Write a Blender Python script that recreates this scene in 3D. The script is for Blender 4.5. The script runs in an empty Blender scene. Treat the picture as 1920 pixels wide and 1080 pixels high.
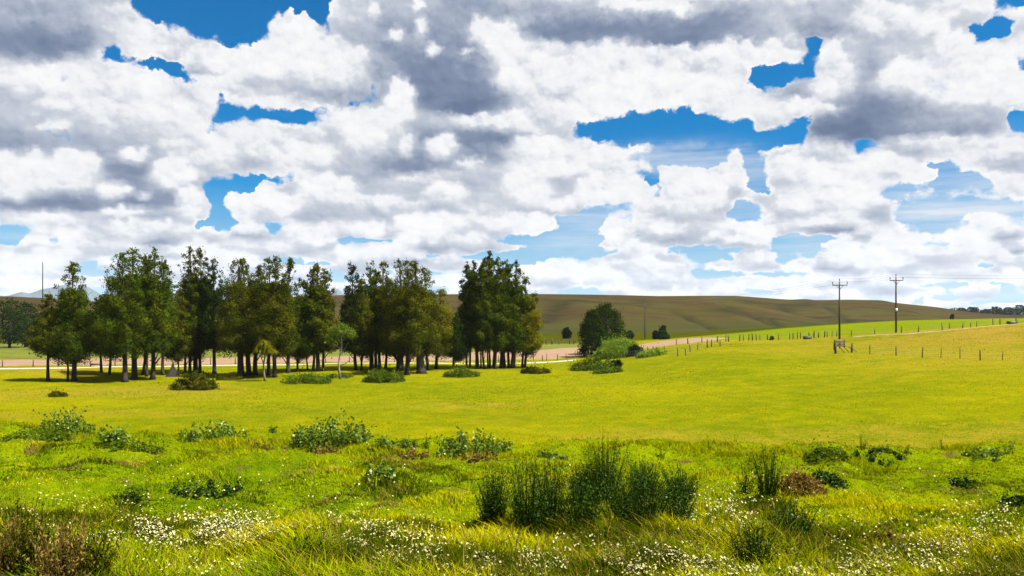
import bpy, math, random
import numpy as np
from mathutils import Vector
S = bpy.context.scene
COL = S.collection
F = 1450.0          # focal length of the photograph in its own pixels
HZ = 592.0          # height of the true horizon in it
CAMZ = 8.0

# ------------------------------------------------------------------ camera
cam = bpy.data.cameras.new('camera'); camo = bpy.data.objects.new('camera', cam)
COL.objects.link(camo); S.camera = camo
camo.location = (0, 0, CAMZ); camo.rotation_euler = (math.pi/2, 0, 0)
cam.sensor_width = 36; cam.lens = F/1920*36; cam.shift_y = (HZ-540)/1920
cam.clip_start = 0.1; cam.clip_end = 30000

# ------------------------------------------------------------------ light and exposure
EXPO = 2.2
SUN_EL, SUN_AZ = math.radians(58), math.radians(108)     # azimuth clockwise from +Y
sun = bpy.data.lights.new('sun', 'SUN'); sun.energy = 5.0; sun.angle = math.radians(0.53); sun.color = (1, .955, .88)
suno = bpy.data.objects.new('sun', sun); COL.objects.link(suno)
SUND = Vector((math.sin(SUN_AZ)*math.cos(SUN_EL), math.cos(SUN_AZ)*math.cos(SUN_EL), math.sin(SUN_EL)))
suno.rotation_euler = SUND.to_track_quat('Z', 'Y').to_euler(); suno.location = (0, 0, 60)
vs = S.view_settings; vs.view_transform = 'Standard'; vs.look = 'None'; vs.gamma = 1; vs.exposure = EXPO
try: vs.use_curve_mapping = False
except Exception: pass

# ------------------------------------------------------------------ node helpers
class NT:
    """short hand for building node trees"""
    def __init__(s, t): s.t = t; s.n = t.nodes; s.l = t.links
    def new(s, k, **kw):
        n = s.n.new(k)
        for a, b in kw.items(): setattr(n, a, b)
        return n
    def put(s, sock, v):
        if hasattr(v, 'is_linked') or hasattr(v, 'links'): s.l.new(v, sock)
        else: sock.default_value = v
    def m(s, op, a, b=0.0, c=0.0, clamp=False):
        n = s.n.new('ShaderNodeMath'); n.operation = op; n.use_clamp = clamp
        s.put(n.inputs[0], a); s.put(n.inputs[1], b); s.put(n.inputs[2], c); return n.outputs[0]
    def vm(s, op, a, b=(0, 0, 0), sc=None):
        n = s.n.new('ShaderNodeVectorMath'); n.operation = op
        s.put(n.inputs[0], a); s.put(n.inputs[1], b)
        if sc is not None: s.put(n.inputs['Scale'], sc)
        return n.outputs['Value'] if op in ('LENGTH', 'DOT_PRODUCT', 'DISTANCE') else n.outputs[0]
    def mr(s, v, a, b, c=0.0, d=1.0, smooth=False):
        n = s.n.new('ShaderNodeMapRange'); n.clamp = True
        if smooth: n.interpolation_type = 'SMOOTHSTEP'
        for i, x in enumerate((v, a, b, c, d)): s.put(n.inputs[i], x)
        return n.outputs[0]
    def mix(s, f, a, b, kind='RGBA', blend='MIX'):
        n = s.n.new('ShaderNodeMix'); n.data_type = kind
        if kind == 'RGBA': n.blend_type = blend
        k = {'RGBA': ('A_Color', 'B_Color', 2), 'VECTOR': ('A_Vector', 'B_Vector', 1), 'FLOAT': ('A_Float', 'B_Float', 0)}[kind]
        ins = {i.identifier: i for i in n.inputs}
        s.put(ins['Factor_Float'], f); s.put(ins[k[0]], a); s.put(ins[k[1]], b)
        return [o for o in n.outputs if o.identifier == {'RGBA': 'Result_Color', 'VECTOR': 'Result_Vector', 'FLOAT': 'Result_Float'}[kind]][0]
    def noise(s, vec, scale, detail=4, rough=.55, lac=2.0, dist=0.0, out='Fac', dim='3D'):
        n = s.n.new('ShaderNodeTexNoise'); n.noise_dimensions = dim
        s.put(n.inputs['Vector'], vec)
        for k, v in (('Scale', scale), ('Detail', detail), ('Roughness', rough), ('Lacunarity', lac), ('Distortion', dist)): s.put(n.inputs[k], v)
        return n.outputs[out]
    def vor(s, vec, scale, detail=0, rough=.5, feature='F1', out='Distance', smooth=None):
        n = s.n.new('ShaderNodeTexVoronoi'); n.feature = feature; n.voronoi_dimensions = '2D'
        s.put(n.inputs['Vector'], vec); s.put(n.inputs['Scale'], scale); s.put(n.inputs['Detail'], detail); s.put(n.inputs['Roughness'], rough)
        if smooth is not None and feature == 'SMOOTH_F1': s.put(n.inputs['Smoothness'], smooth)
        return n.outputs[out]
    def comb(s, x, y, z=0.0):
        n = s.n.new('ShaderNodeCombineXYZ'); s.put(n.inputs[0], x); s.put(n.inputs[1], y); s.put(n.inputs[2], z); return n.outputs[0]
    def sep(s, v):
        n = s.n.new('ShaderNodeSeparateXYZ'); s.put(n.inputs[0], v); return n.outputs
# ------------------------------------------------------------------ world: Nishita blue with a layout of cumulus in azimuth and elevation
world = bpy.data.worlds.new('World'); S.world = world; world.use_nodes = True
def cloud_layout():
    """coverage, greyness and veil of the cloud field, on a grid over azimuth x elevation"""
    gx, gy = np.meshgrid(np.arange(-200, 2121, 5.0), np.arange(-60, 601, 5.0))
    def ell(cx, cy, rx, ry, soft=.45, rot=0, up=None):
        c, s = math.cos(math.radians(rot)), math.sin(math.radians(rot))
        dx, dy = gx-cx, gy-cy
        d = np.sqrt(((dx*c+dy*s)/rx)**2 + ((-dx*s+dy*c)/ry)**2)
        if up is not None: soft = np.where(-dx*s+dy*c < 0, up, soft)      # a different softness for the upper half
        return 1/(1+np.exp(np.clip((d-1)/(soft*.25), -60, 60)))
    def poly(pts, soft=7.0, grow=0.0):
        inside = np.zeros(gx.shape, bool); dist = np.full(gx.shape, 1e9)
        n = len(pts)
        for i in range(n):
            (x0, y0), (x1, y1) = pts[i], pts[(i+1) % n]
            if y0 != y1:
                cr = ((y0 > gy) != (y1 > gy)) & (gx < (x1-x0)*(gy-y0)/(y1-y0)+x0); inside ^= cr
            ex, ey = x1-x0, y1-y0; t = np.clip(((gx-x0)*ex+(gy-y0)*ey)/(ex*ex+ey*ey+1e-9), 0, 1)
            dist = np.minimum(dist, np.hypot(gx-x0-t*ex, gy-y0-t*ey))
        sd = np.where(inside, dist, -dist)
        return 1/(1+np.exp(-(sd+grow)/soft))
    cov = np.ones(gx.shape); grey = np.full(gx.shape, .12); veil = np.zeros(gx.shape)
    def put(a, m, v): a += (v-a)*m
    rs = np.random.default_rng(8)
    def cumulus(cx, cy, rx, ry, rot=0, lo=.03, base=None, k=None, sh=.31):
        """a heap of rounded heads, bright above and soft below, the nearer ones lower and in front"""
        c, s = math.cos(math.radians(rot)), math.sin(math.radians(rot)); k = k or int(6+rx/9)
        if base: put(grey, ell(cx, cy+ry*.75, rx*1.05, ry*.42, soft=.6, up=1.2), base)
        m = ell(cx, cy, rx*.92, ry*.9, soft=1.0, up=.3, rot=rot); put(grey, m, lo+.06); put(cov, m, 1.0)
        hs = []
        for i in range(k):
            a = rs.uniform(math.pi*1.02, math.pi*1.98) if i % 3 else rs.uniform(0, 2*math.pi); q = rs.uniform(.55, .95) if i % 3 else rs.uniform(.1, .6)
            x, y = math.cos(a)*rx*q, math.sin(a)*ry*q; hs.append((cy+x*s+y*c, cx+x*c-y*s, rs.uniform(.22, .42)*min(rx, ry*1.5)))
        for y, x, r in sorted(hs):
            put(grey, ell(x, y+r*.55, r*1.05, r*.75, soft=1.4, up=1.4), lo+rs.uniform(.6, 1.35)*sh); m = ell(x, y, r, r*.82, soft=1.5, up=.22)
            put(grey, m, lo); put(cov, ell(x, y, r, r*.82, soft=.3), 1.0)
        if base: put(grey, ell(cx, cy+ry*.80, rx*1.0, ry*.40, soft=.5, up=2.0), base)
    # holes of open sky (polygons)
    holes = [
     [(248,-60),(250,0),(268,30),(330,45),(400,75),(430,88),(490,72),(512,35),(545,22),(580,60),(612,45),(622,0),(622,-60)],
     [(245,112),(300,108),(350,128),(372,170),(340,152),(300,132),(262,120)],
     [(192,92),(218,88),(222,110),(200,112)],
     [(415,188),(470,200),(560,210),(608,205),(560,238),(500,222),(440,224),(395,236),(398,218)],
     [(668,100),(690,140),(722,144),(738,142),(735,160),(700,165),(680,130)],
     [(655,196),(690,192),(685,208),(662,210)],
     [(1105,228),(1190,212),(1290,208),(1400,232),(1430,248),(1510,222),(1528,215),(1505,265),(1440,274),(1330,274),(1190,274),(1120,258),(1078,260)],
     [(1405,112),(1440,96),(1475,104),(1502,118),(1516,64),(1552,72),(1532,108),(1528,142),(1490,156),(1440,172),(1408,160)],
     [(1825,50),(1870,28),(1894,45),(1890,62),(1852,78),(1828,88)], [(1868,-60),(1868,2),(1935,12),(1960,-60)],
     [(1898,112),(1940,110),(1940,134),(1905,130)], [(1896,212),(1960,200),(1960,250),(1902,242)],
     [(1610,262),(1650,258),(1648,276),(1618,274)],
     [(1706,310),(1770,308),(1850,334),(1850,348),(1740,356),(1665,364),(1668,356),(1740,344),(1720,330)],
     [(1192,334),(1240,328),(1262,345),(1230,364),(1205,356)], [(1398,298),(1436,302),(1440,362),(1402,352)],
     [(378,345),(410,334),(500,330),(545,332),(490,362),(468,380),(432,358),(430,398),(442,420),(420,442),(384,420),(350,442),(350,430),(392,402),(384,380)],
     [(-60,424),(100,424),(132,430),(85,458),(50,450),(-60,450)], [(505,424),(548,422),(530,440),(505,438)],
     [(985,430),(1150,434),(1160,478),(1080,482),(985,478)], [(1450,448),(1560,452),(1530,468),(1470,468)],
     [(925,478),(1010,486),(990,500),(930,492)], [(1090,380),(1190,376),(1180,394),(1100,396)], [(1700,430),(1790,432),(1780,440),(1705,440)],
     [(1570,362),(1630,350),(1620,372),(1580,376)]]
    for h in holes: put(cov, poly(h, 8.0, 3.0), 0.0)
    for e in ((1580,360,12,8),(1000,345,16,7),(985,440,40,10),(1290,470,60,6),(1560,470,40,6)): put(cov, ell(*e), 0.25)
    # thin smooth veils
    for e, v in (((1300,300,130,26),.75),((1400,330,60,30),.5),((1790,392,150,40),.9),((1760,338,110,34),.45),((1300,290,150,14),.6),((1090,410,110,26),.55),((1400,400,110,26),.5),((1500,440,120,20),.5),((1820,345,60,6),.4),
                 ((1080,455,90,14),.35),((1450,460,120,14),.35),((60,438,90,12),.25),((1700,460,240,40),.3),((1880,330,70,60),.7)):
        put(veil, ell(*e, soft=1.0), v)
    for e in ((1300,300,105,22),(1800,395,135,30),(1090,412,90,17),(1390,395,40,22)): put(cov, ell(*e, soft=.8), .1)
    # many overlapping heads over soft grey bases
    rg = np.random.default_rng(5)
    for cy in np.sort(rg.uniform(-40, 440, 95)):
        cx = rg.uniform(-180, 2100); r = rg.uniform(40, 95)*(1.2-cy/900)
        if cov[int((min(max(cy, -60), 595)+60)/5), int((cx+200)/5)] < .6: continue
        cs = cov.copy(); cumulus(cx, cy, r, r*rg.uniform(.4, .6), 0, rg.uniform(.03, .16), rg.uniform(.42, .72)); cov[:] = cs
    # grey bases and shaded flanks
    G = [(60,50,115,52,.62),(70,85,110,24,.85),(40,230,90,60,.4),(70,262,150,24,.7),(200,285,100,12,.55),(232,325,80,45,.85),(130,380,180,15,.95),(310,355,55,25,.8),(330,404,55,15,.6),
         (520,152,60,22,.55),(470,170,60,10,.3),(790,70,95,95,.62),(760,120,80,60,.68),(860,150,120,62,.85),(850,190,90,22,.95),(880,30,50,40,.62),(740,200,30,50,.5),
         (1090,38,110,30,.72),(1100,58,120,16,.85),(1290,55,130,34,.82),(1290,76,60,12,.9),(1400,66,50,18,.65),(1540,45,60,22,.62),(1560,60,50,14,.6),
         (1180,120,80,14,.3),(1330,140,60,10,.3),(850,262,165,20,.9),(730,285,90,30,.7),(800,305,110,16,.85),(900,285,60,20,.7),(780,232,36,22,.6),(700,350,130,10,.45),
         (1640,160,34,70,.72),(1690,140,60,40,.7),(1605,235,100,30,.98),(1700,215,70,40,.85),(1780,230,100,24,.65),(1700,90,50,30,.35),(1880,60,20,30,.35),
         (690,404,40,12,.5),(735,435,26,34,.6),(850,440,60,20,.65),(820,392,30,8,.7),(880,350,60,22,.45),(940,360,30,30,.4),(985,392,30,4,.5),(1085,345,55,20,.55),
         (1350,385,20,24,.6),(1290,404,60,12,.6),(1250,440,70,16,.6),(1300,446,40,12,.55),(1640,400,24,34,.62),(1560,430,60,6,.8),(1480,335,50,18,.35),(1560,300,16,20,.4),
         (1395,452,44,22,.68),(585,400,55,14,.6),(620,385,40,14,.4),(500,400,22,20,.4),(470,440,24,12,.35),(560,470,60,10,.35),(120,474,140,5,.45),(300,470,200,4,.4),
         (180,440,60,14,.3),(640,395,40,10,.45),(690,485,80,4,.4),(1330,525,90,10,.3),(1150,530,110,10,.25),(1560,475,40,10,.4),(1500,500,40,8,.35),(1760,490,60,10,.35),
         (1640,500,60,12,.3),(1850,520,120,10,.35),(1690,520,60,8,.3),(200,500,120,14,.3),(60,510,60,8,.25),(900,440,30,14,.4)]
    for cx, cy, rx, ry, v in G: put(grey, ell(cx, cy, rx*1.05, ry*1.1, soft=.55, up=1.1), v); put(cov, ell(cx, cy, rx*.9, ry*.9, soft=.6), 1.0) if v > .5 else None
    # the small far cumulus low over the horizon: pale gaps, then heads over flat bases
    rg = np.random.default_rng(11)
    for i in range(75):
        put(cov, ell(rg.uniform(-150, 2070), rg.uniform(440, 575), rg.uniform(30, 110), rg.uniform(4, 11), soft=.8), .08)
    for cy in np.sort(rg.uniform(430, 592, 150)):
        cx = rg.uniform(-180, 2100); r = rg.uniform(20, 48)*(1.2-(cy-430)/380)
        if cy < 485 and (900 < cx < 1180 or 1440 < cx < 1600): continue
        cumulus(cx, cy, r, r*rg.uniform(.34, .5), 0, rg.uniform(.0, .10), rg.uniform(.55, .9), 6)
    # sunlit heads in front of grey
    W = [(60,325,125,38),(150,320,40,34),(215,357,28,16),(268,368,10,5),(358,385,32,30),(330,325,40,24),(250,290,38,12),
         (812,92,13,14),(790,52,12,16),(702,20,10,20),(740,63,14,8),(876,98,18,6),(782,10,14,12),(905,45,24,14),(900,60,22,14),
         (955,95,40,34),(940,55,26,20),(1000,150,55,34),(1100,115,110,30),(950,150,20,12),(1230,160,160,34),(1400,100,110,22),(1250,100,110,14),(1160,8,40,10),(1260,12,60,14),
         (920,225,90,12),(1000,215,60,12),(750,180,24,30),(745,215,30,40),(690,250,50,50),(830,275,24,22),(760,270,20,22),(880,305,30,10),(1010,275,60,22),
         (1565,92,18,22),(1560,112,22,30),(1572,128,28,14),(1545,165,26,18),(1520,200,50,16),(1735,150,90,28),(1700,140,60,22),(1790,170,60,28),(1745,45,30,16),(1790,80,35,26),(1850,130,55,50),(1650,30,60,30),
         (1880,170,60,30),(1800,265,120,12),(600,110,80,40),(560,80,40,50),(460,120,90,24),(520,190,70,10),(110,145,90,25),(230,165,110,30),(110,200,60,16),(105,235,30,12),
         (1340,350,16,60,30),(1310,370,60,26),(1270,385,50,18),(1375,310,12,30,20),(1560,325,90,22),(1480,310,40,20),(1660,305,60,18),(1600,375,60,16),(1500,385,50,12),(1620,365,30,20),(1620,420,40,8),
         (1730,328,34,10),(1390,428,50,12),(1430,440,24,18),(1500,500,30,14),(1360,500,40,12),(1600,480,60,14),
         (800,420,60,24),(870,415,50,14),(760,450,22,14),(930,420,40,14),(990,345,40,30),(1060,320,50,16),(1120,360,44,22),(1050,385,36,14),(710,465,70,12),(690,430,30,14),(840,360,40,16),(700,375,80,12),
         (500,370,40,22),(540,385,30,18),(450,375,24,14),(475,430,26,10),(570,450,60,12),(460,485,40,8),(610,350,50,24),(560,290,70,24),
         (50,500,50,22),(130,440,30,18),(250,425,60,14),(230,395,50,10),(90,410,60,10),(380,470,50,12),(1220,500,50,16),(1100,510,60,16),(1420,470,10,6),(1700,450,70,14),(1810,445,60,16),(1850,410,40,10),(1900,515,40,14),
         (1280,340,44,30),(1150,350,60,30),(1000,420,36,18),(1155,430,30,22),(1140,460,20,6)]
    for w in W:
        cumulus(*w[:4], w[4] if len(w) > 4 else 0, .02, sh=.19)
    return gx, gy, cov, grey, veil

AZ0, AZ1, EL1, NR, NC = math.radians(-38), math.radians(38), math.radians(24), 84, 250
def cloud_table():
    gx, gy, cov, grey, veil = cloud_layout()
    az = np.linspace(AZ0, AZ1, NC)[None, :]; el = np.linspace(0, EL1, NR)[:, None]
    px = 960+F*np.tan(az)+0*el; py = HZ-np.tan(el)*np.hypot(F, F*np.tan(az))
    ix = np.clip((px+200)/5, 0, gx.shape[1]-1.001); iy = np.clip((py+60)/5, 0, gx.shape[0]-1.001)
    x0, y0 = ix.astype(int), iy.astype(int); fx, fy = ix-x0, iy-y0
    return [a[y0, x0]*(1-fx)*(1-fy)+a[y0, x0+1]*fx*(1-fy)+a[y0+1, x0]*(1-fx)*fy+a[y0+1, x0+1]*fx*fy for a in (cov, grey, veil)]

def build_world():
    T = NT(world.node_tree); T.n.clear()
    def disp(r, g_, b):                                    # radiance that displays as this sRGB at this exposure
        f = lambda c: (((c/255+.055)/1.055)**2.4 if c/255 > .04045 else c/255/12.92)/2**EXPO
        return (f(r), f(g_), f(b), 1)
    out = T.new('ShaderNodeOutputWorld'); bg = T.new('ShaderNodeBackground'); T.l.new(bg.outputs[0], out.inputs[0])
    sky = T.new('ShaderNodeTexSky', sky_type='NISHITA', sun_disc=False, sun_elevation=SUN_EL, sun_rotation=SUN_AZ, altitude=0, air_density=1.0, dust_density=.3, ozone_density=3.0)
    tc = T.new('ShaderNodeTexCoord').outputs['Generated']
    d = T.vm('NORMALIZE', tc); x, y, z = T.sep(d)[:3]
    az = T.m('ARCTAN2', x, y); el = T.m('ARCSINE', z)
    A = T.m('MULTIPLY', az, F); E = T.m('MULTIPLY', el, F)
    P = T.comb(A, E, 0)                                   # both in the same angular unit
    # features shrink towards the horizon as they do with distance
    near = T.mr(el, 0.0, .30, 0.0, 1.0)
    # domain warp, coarse and fine
    w1 = T.noise(T.vm('MULTIPLY', P, (.017, .021, 0)), 1.0, 2, .5, out='Color', dim='2D')
    w2 = T.noise(T.vm('MULTIPLY', P, (.055, .065, 0)), 1.0, 3, .6, out='Color', dim='2D')
    wa = T.vm('SCALE', T.vm('SUBTRACT', w1, (.5, .5, .5)), sc=T.mr(near, 0, 1, 8, 20))
    wb = T.vm('SCALE', T.vm('SUBTRACT', w2, (.5, .5, .5)), sc=T.mr(near, 0, 1, 7, 17))
    PW = T.vm('ADD', T.vm('ADD', P, wa), wb)
    sx, sy = T.sep(PW)[:2]
    azw = T.m('DIVIDE', sx, F); elw = T.m('DIVIDE', sy, F)
    u = T.m('DIVIDE', T.m('PINGPONG', T.m('SUBTRACT', azw, AZ0), AZ1-AZ0), AZ1-AZ0)
    v = T.m('MULTIPLY', T.m('PINGPONG', T.m('ABSOLUTE', elw), EL1), (NR-1)/EL1)
    tab = cloud_table(); res = None
    uu = T.comb(u, u, u)
    us = np.linspace(0, 1, NC)
    for r in range(NR):
        c = T.new('ShaderNodeRGBCurve'); mp = c.mapping; mp.use_clip = True
        for ch in range(3):
            cv = mp.curves[ch]; a = np.clip(tab[ch][r], 0, 1)
            keep = [0]+[i for i in range(1, NC-1) if abs(a[i]-.5*(a[i-1]+a[i+1])) > .002 or abs(a[i]-a[i-1]) > .02 or i % 8 == 0]+[NC-1]
            cv.points[0].location = (0, a[0]); cv.points[1].location = (1, a[-1])
            for i in keep[1:-1]: cv.points.new(us[i], a[i])
        mp.update(); T.put(c.inputs['Color'], uu)
        res = c.outputs[0] if res is None else T.mix(T.m('SUBTRACT', v, r-1, clamp=True), res, c.outputs[0])
    ch = T.sep(res); cov, grey, veil = ch[0], ch[1], ch[2]
    # billows: rounded heads in three sizes, compressed towards the horizon as distance does
    Pc = T.comb(A, T.m('MULTIPLY', T.m('POWER', T.m('MAXIMUM', T.m('ADD', E, 90.0), 1.0), .82), 4.6), 0)
    PB = T.vm('ADD', Pc, T.vm('SCALE', T.vm('SUBTRACT', w2, (.5, .5, .5)), sc=30.0))
    def heads(vec):                                        # rounded heads, smooth
        a = T.vor(vec, .013, 0); b = T.vor(vec, .030, 0); c = T.vor(vec, .07, 0)
        sq = lambda q: T.m('SUBTRACT', .28, T.m('MULTIPLY', q, q))
        return T.m('ADD', T.m('MULTIPLY', sq(a), .60), T.m('ADD', T.m('MULTIPLY', sq(b), .42), T.m('MULTIPLY', sq(c), .20)))
    h0 = heads(PB); h1 = heads(T.vm('ADD', PB, (4.0, 8.0, 0)))
    n0 = T.noise(Pc, .022, 7, .60, dim='2D'); n1 = T.noise(T.vm('ADD', Pc, (5.0, 9.0, 0)), .018, 3, .5, dim='2D')
    n0s = T.noise(Pc, .018, 3, .5, dim='2D')
    dens = T.m('ADD', T.m('SUBTRACT', cov, .50), T.m('ADD', T.m('MULTIPLY', h0, .5), T.m('MULTIPLY', T.m('SUBTRACT', n0, .5), .95)))
    sf = T.mr(T.noise(T.vm('MULTIPLY', P, (.012, .016, 0)), 1.0, 3, .5, dim='2D'), .35, .65, .06, .34)   # crisp heads here, wisps there
    alpha = T.mr(dens, T.m('MULTIPLY', sf, -.38), sf, 0, 1, smooth=True)
    relief = T.m('ADD', T.m('MULTIPLY', T.m('SUBTRACT', h1, h0), 1.15), T.m('MULTIPLY', T.m('SUBTRACT', n1, n0s), 1.1))   # positive = shaded side
    big = T.noise(T.vm('MULTIPLY', P, (.008, .016, 0)), 1.0, 4, .5, dim='2D')
    g = T.m('ADD', grey, T.m('ADD', T.m('MULTIPLY', relief, T.mr(grey, .15, .9, .34, .18)), T.m('ADD', T.m('MULTIPLY', T.m('SUBTRACT', n0s, .5), -.22), T.m('MULTIPLY', T.m('SUBTRACT', big, .44), .30))))
    g = T.m('SUBTRACT', g, T.mr(dens, .02, .30, .22, 0))     # thin sunlit rims stay white
    g = T.m('MAXIMUM', g, 0.0)
    ramp = T.new('ShaderNodeValToRGB'); T.l.new(g, ramp.inputs[0]); cr = ramp.color_ramp; cr.interpolation = 'LINEAR'
    stops = [(0.0, disp(252,252,252)), (.16, disp(240,242,245)), (.32, disp(208,213,222)), (.55, disp(178,187,203)), (.78, disp(134,148,173)), (1.0, disp(104,121,151))]
    cr.elements[0].position, cr.elements[0].color = stops[0]; cr.elements[1].position, cr.elements[1].color = stops[-1]
    for p, c in stops[1:-1]: e = cr.elements.new(p); e.color = c
    blue = T.mix(T.mr(el, .0, .16, .75, 0), T.vm('MULTIPLY', sky.outputs[0], (.0003, .0163, .0262)), disp(150, 198, 228))
    st = T.noise(T.vm('MULTIPLY', P, (.004, .05, 0)), 1.0, 4, .6, dim='2D')
    veil2 = T.m('MULTIPLY', T.m('ADD', veil, T.mr(el, .02, .16, .30, 0)), T.mr(st, .3, .65, .35, 1.1), clamp=True)
    back = T.mix(veil2, blue, disp(226,233,242))
    col = T.mix(alpha, back, ramp.outputs[0])
    # air between here and the far clouds
    col = T.mix(T.mr(el, 0.0, .10, .18, 0), col, disp(206,220,236))
    # overhead, out of the picture, the clouds thin out to open sky
    col = T.mix(T.mr(el, math.radians(27), math.radians(42), 0, .8), col, blue)
    T.l.new(col, bg.inputs[0]); bg.inputs[1].default_value = 1.0
    world.cycles.sampling_method = 'NONE'
build_world()
# ------------------------------------------------------------------ noise, meshes, terrain heights
def _h(ix, iy, seed):
    n = (ix.astype(np.int64)*374761393+iy.astype(np.int64)*668265263+seed*2147483647) & 0xffffffff
    n = ((n ^ (n >> 13))*1274126177) & 0xffffffff
    return ((n ^ (n >> 16)) & 0xffff)/65535.0
def vnoise(x, y, seed=0):
    x = np.asarray(x, float); y = np.asarray(y, float)
    ix, iy = np.floor(x), np.floor(y); fx, fy = x-ix, y-iy
    fx = fx*fx*(3-2*fx); fy = fy*fy*(3-2*fy)
    a, b, c, d = _h(ix, iy, seed), _h(ix+1, iy, seed), _h(ix, iy+1, seed), _h(ix+1, iy+1, seed)
    return a+(b-a)*fx+(c-a)*fy+(a-b-c+d)*fx*fy
def fbm(x, y, oct=4, seed=0, gain=.5):
    t = 0; a = 1; n = 0; x = np.asarray(x, float); y = np.asarray(y, float)
    for o in range(oct):
        t = t+a*vnoise(x, y, seed+o*17); n += a; a *= gain; x, y = x*2.03+11.3, y*2.01+5.7
    return t/n
def sst(x, a, b):
    t = np.clip((np.asarray(x, float)-a)/(b-a), 0, 1); return t*t*(3-2*t)

# heights of the pasture, given along rays from the road bank: rows by distance, columns by bearing
_U = np.array([-3000, 1080, 1200, 1300, 1400, 1540, 1680, 1800, 1920, 2300, 4000.])
_Y = np.array([30, 50, 80, 107, 130, 150, 190, 260, 330, 450, 600.])
_Z = np.array([
 [0,0,0,0,0,0,0,0,0,.2,.5], [0,0,0,0,0,0,.1,.2,.4,.8,1], [0,0,0,.1,.5,.8,1.5,2.0,2.5,3.2,4], [0,0,.5,1.5,2.0,2.0,3.0,3.8,4.4,5.4,6],
 [0,0,.9,2.7,2.9,2.6,4.0,5.0,5.8,6.6,7], [0,.1,1.2,2.8,2.9,3.7,4.9,5.7,6.4,7.0,7.4], [0,.5,1.6,2.7,3.2,4.3,5.6,6.4,6.9,7.3,7.6],
 [0,.3,.7,1.3,3.6,5.1,6.3,6.9,7.2,7.5,7.8], [0,0,.2,.6,2.2,4.0,5.6,6.5,7.0,7.2,7.4], [0,0,0,0,.4,1.0,2.5,4,5,5.5,6], [0,0,0,0,0,0,0,0,0,0,0]])
_uf = np.arange(-3000, 4001, 20.0); _lf = np.linspace(math.log(30), math.log(600), 160)
_t = np.array([np.interp(_uf, _U, r) for r in _Z])
_g = np.array([np.interp(_lf, np.log(_Y), _t[:, i]) for i in range(len(_uf))]).T
for _ in range(3):
    _p = np.pad(_g, ((3, 3), (2, 2)), 'edge')
    _g = sum(_p[3+k:3+k+_g.shape[0], 2:-2] for k in (-3, -2, -1, 0, 1, 2, 3))/7
    _p = np.pad(_g, ((0, 0), (2, 2)), 'edge'); _g = sum(_p[:, 2+k:2+k+_g.shape[1]] for k in (-2, -1, 0, 1, 2))/5
def crest_Y(u): return np.interp(u, [-2000, -400, 0, 300, 960, 1500, 1900, 2600, 4000], [25, 24.5, 24, 21.5, 20, 19.2, 19, 18.5, 18])
def gz(X, Y):
    """ground height at a place"""
    X = np.asarray(X, float); Y = np.asarray(Y, float); X, Y = np.broadcast_arrays(X, Y)
    Yc = np.maximum(Y, 2.0); u = np.clip(X/Yc*F+960, -3000, 3999); ly = np.clip(np.log(np.clip(Yc, 30, 600)), _lf[0], _lf[-1])
    fx = (u+3000)/20; fy = (ly-_lf[0])/(_lf[1]-_lf[0])
    x0 = np.clip(fx.astype(int), 0, len(_uf)-2); y0 = np.clip(fy.astype(int), 0, len(_lf)-2); fx = fx-x0; fy = fy-y0
    z = _g[y0, x0]*(1-fx)*(1-fy)+_g[y0, x0+1]*fx*(1-fy)+_g[y0+1, x0]*(1-fx)*fy+_g[y0+1, x0+1]*fx*fy
    z = z+(fbm(X*.045, Y*.045, 3, 3)-.5)*.5*sst(Y, 45, 80)*(1-sst(Y, 200, 500))+(fbm(X*.3, Y*.3, 3, 9)-.5)*.12
    # the bank on this side
    R = np.where(Y > 0, Y, 0); cy = crest_Y(u)
    lump = (fbm(X*.55, Y*.75, 3, 21)-.5)*.55+(fbm(X*1.7, Y*2.1, 3, 31)-.5)*.30
    zb = 4.62+.032*(cy-R)+lump*sst(R, 3, 8)
    w = 1-sst(R-cy, .3, 18)**.85
    return z*(1-w)+zb*w
def P(u, Y, dz=0.0):
    X = (u-960)/F*Y; return Vector((float(X), float(Y), float(gz(X, Y))+dz))
def dist_of(u, py, y0=45.0, y1=600.0, st=.25):
    """distance at which the ground lies under the line of sight through this pixel of the photograph"""
    Y = np.arange(y0, y1, st); X = (u-960)/F*Y
    s = HZ-(gz(X, Y)-CAMZ)*F/Y
    k = np.argmax(s <= py); return float(Y[k]) if s[k] <= py else float(y1)

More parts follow.
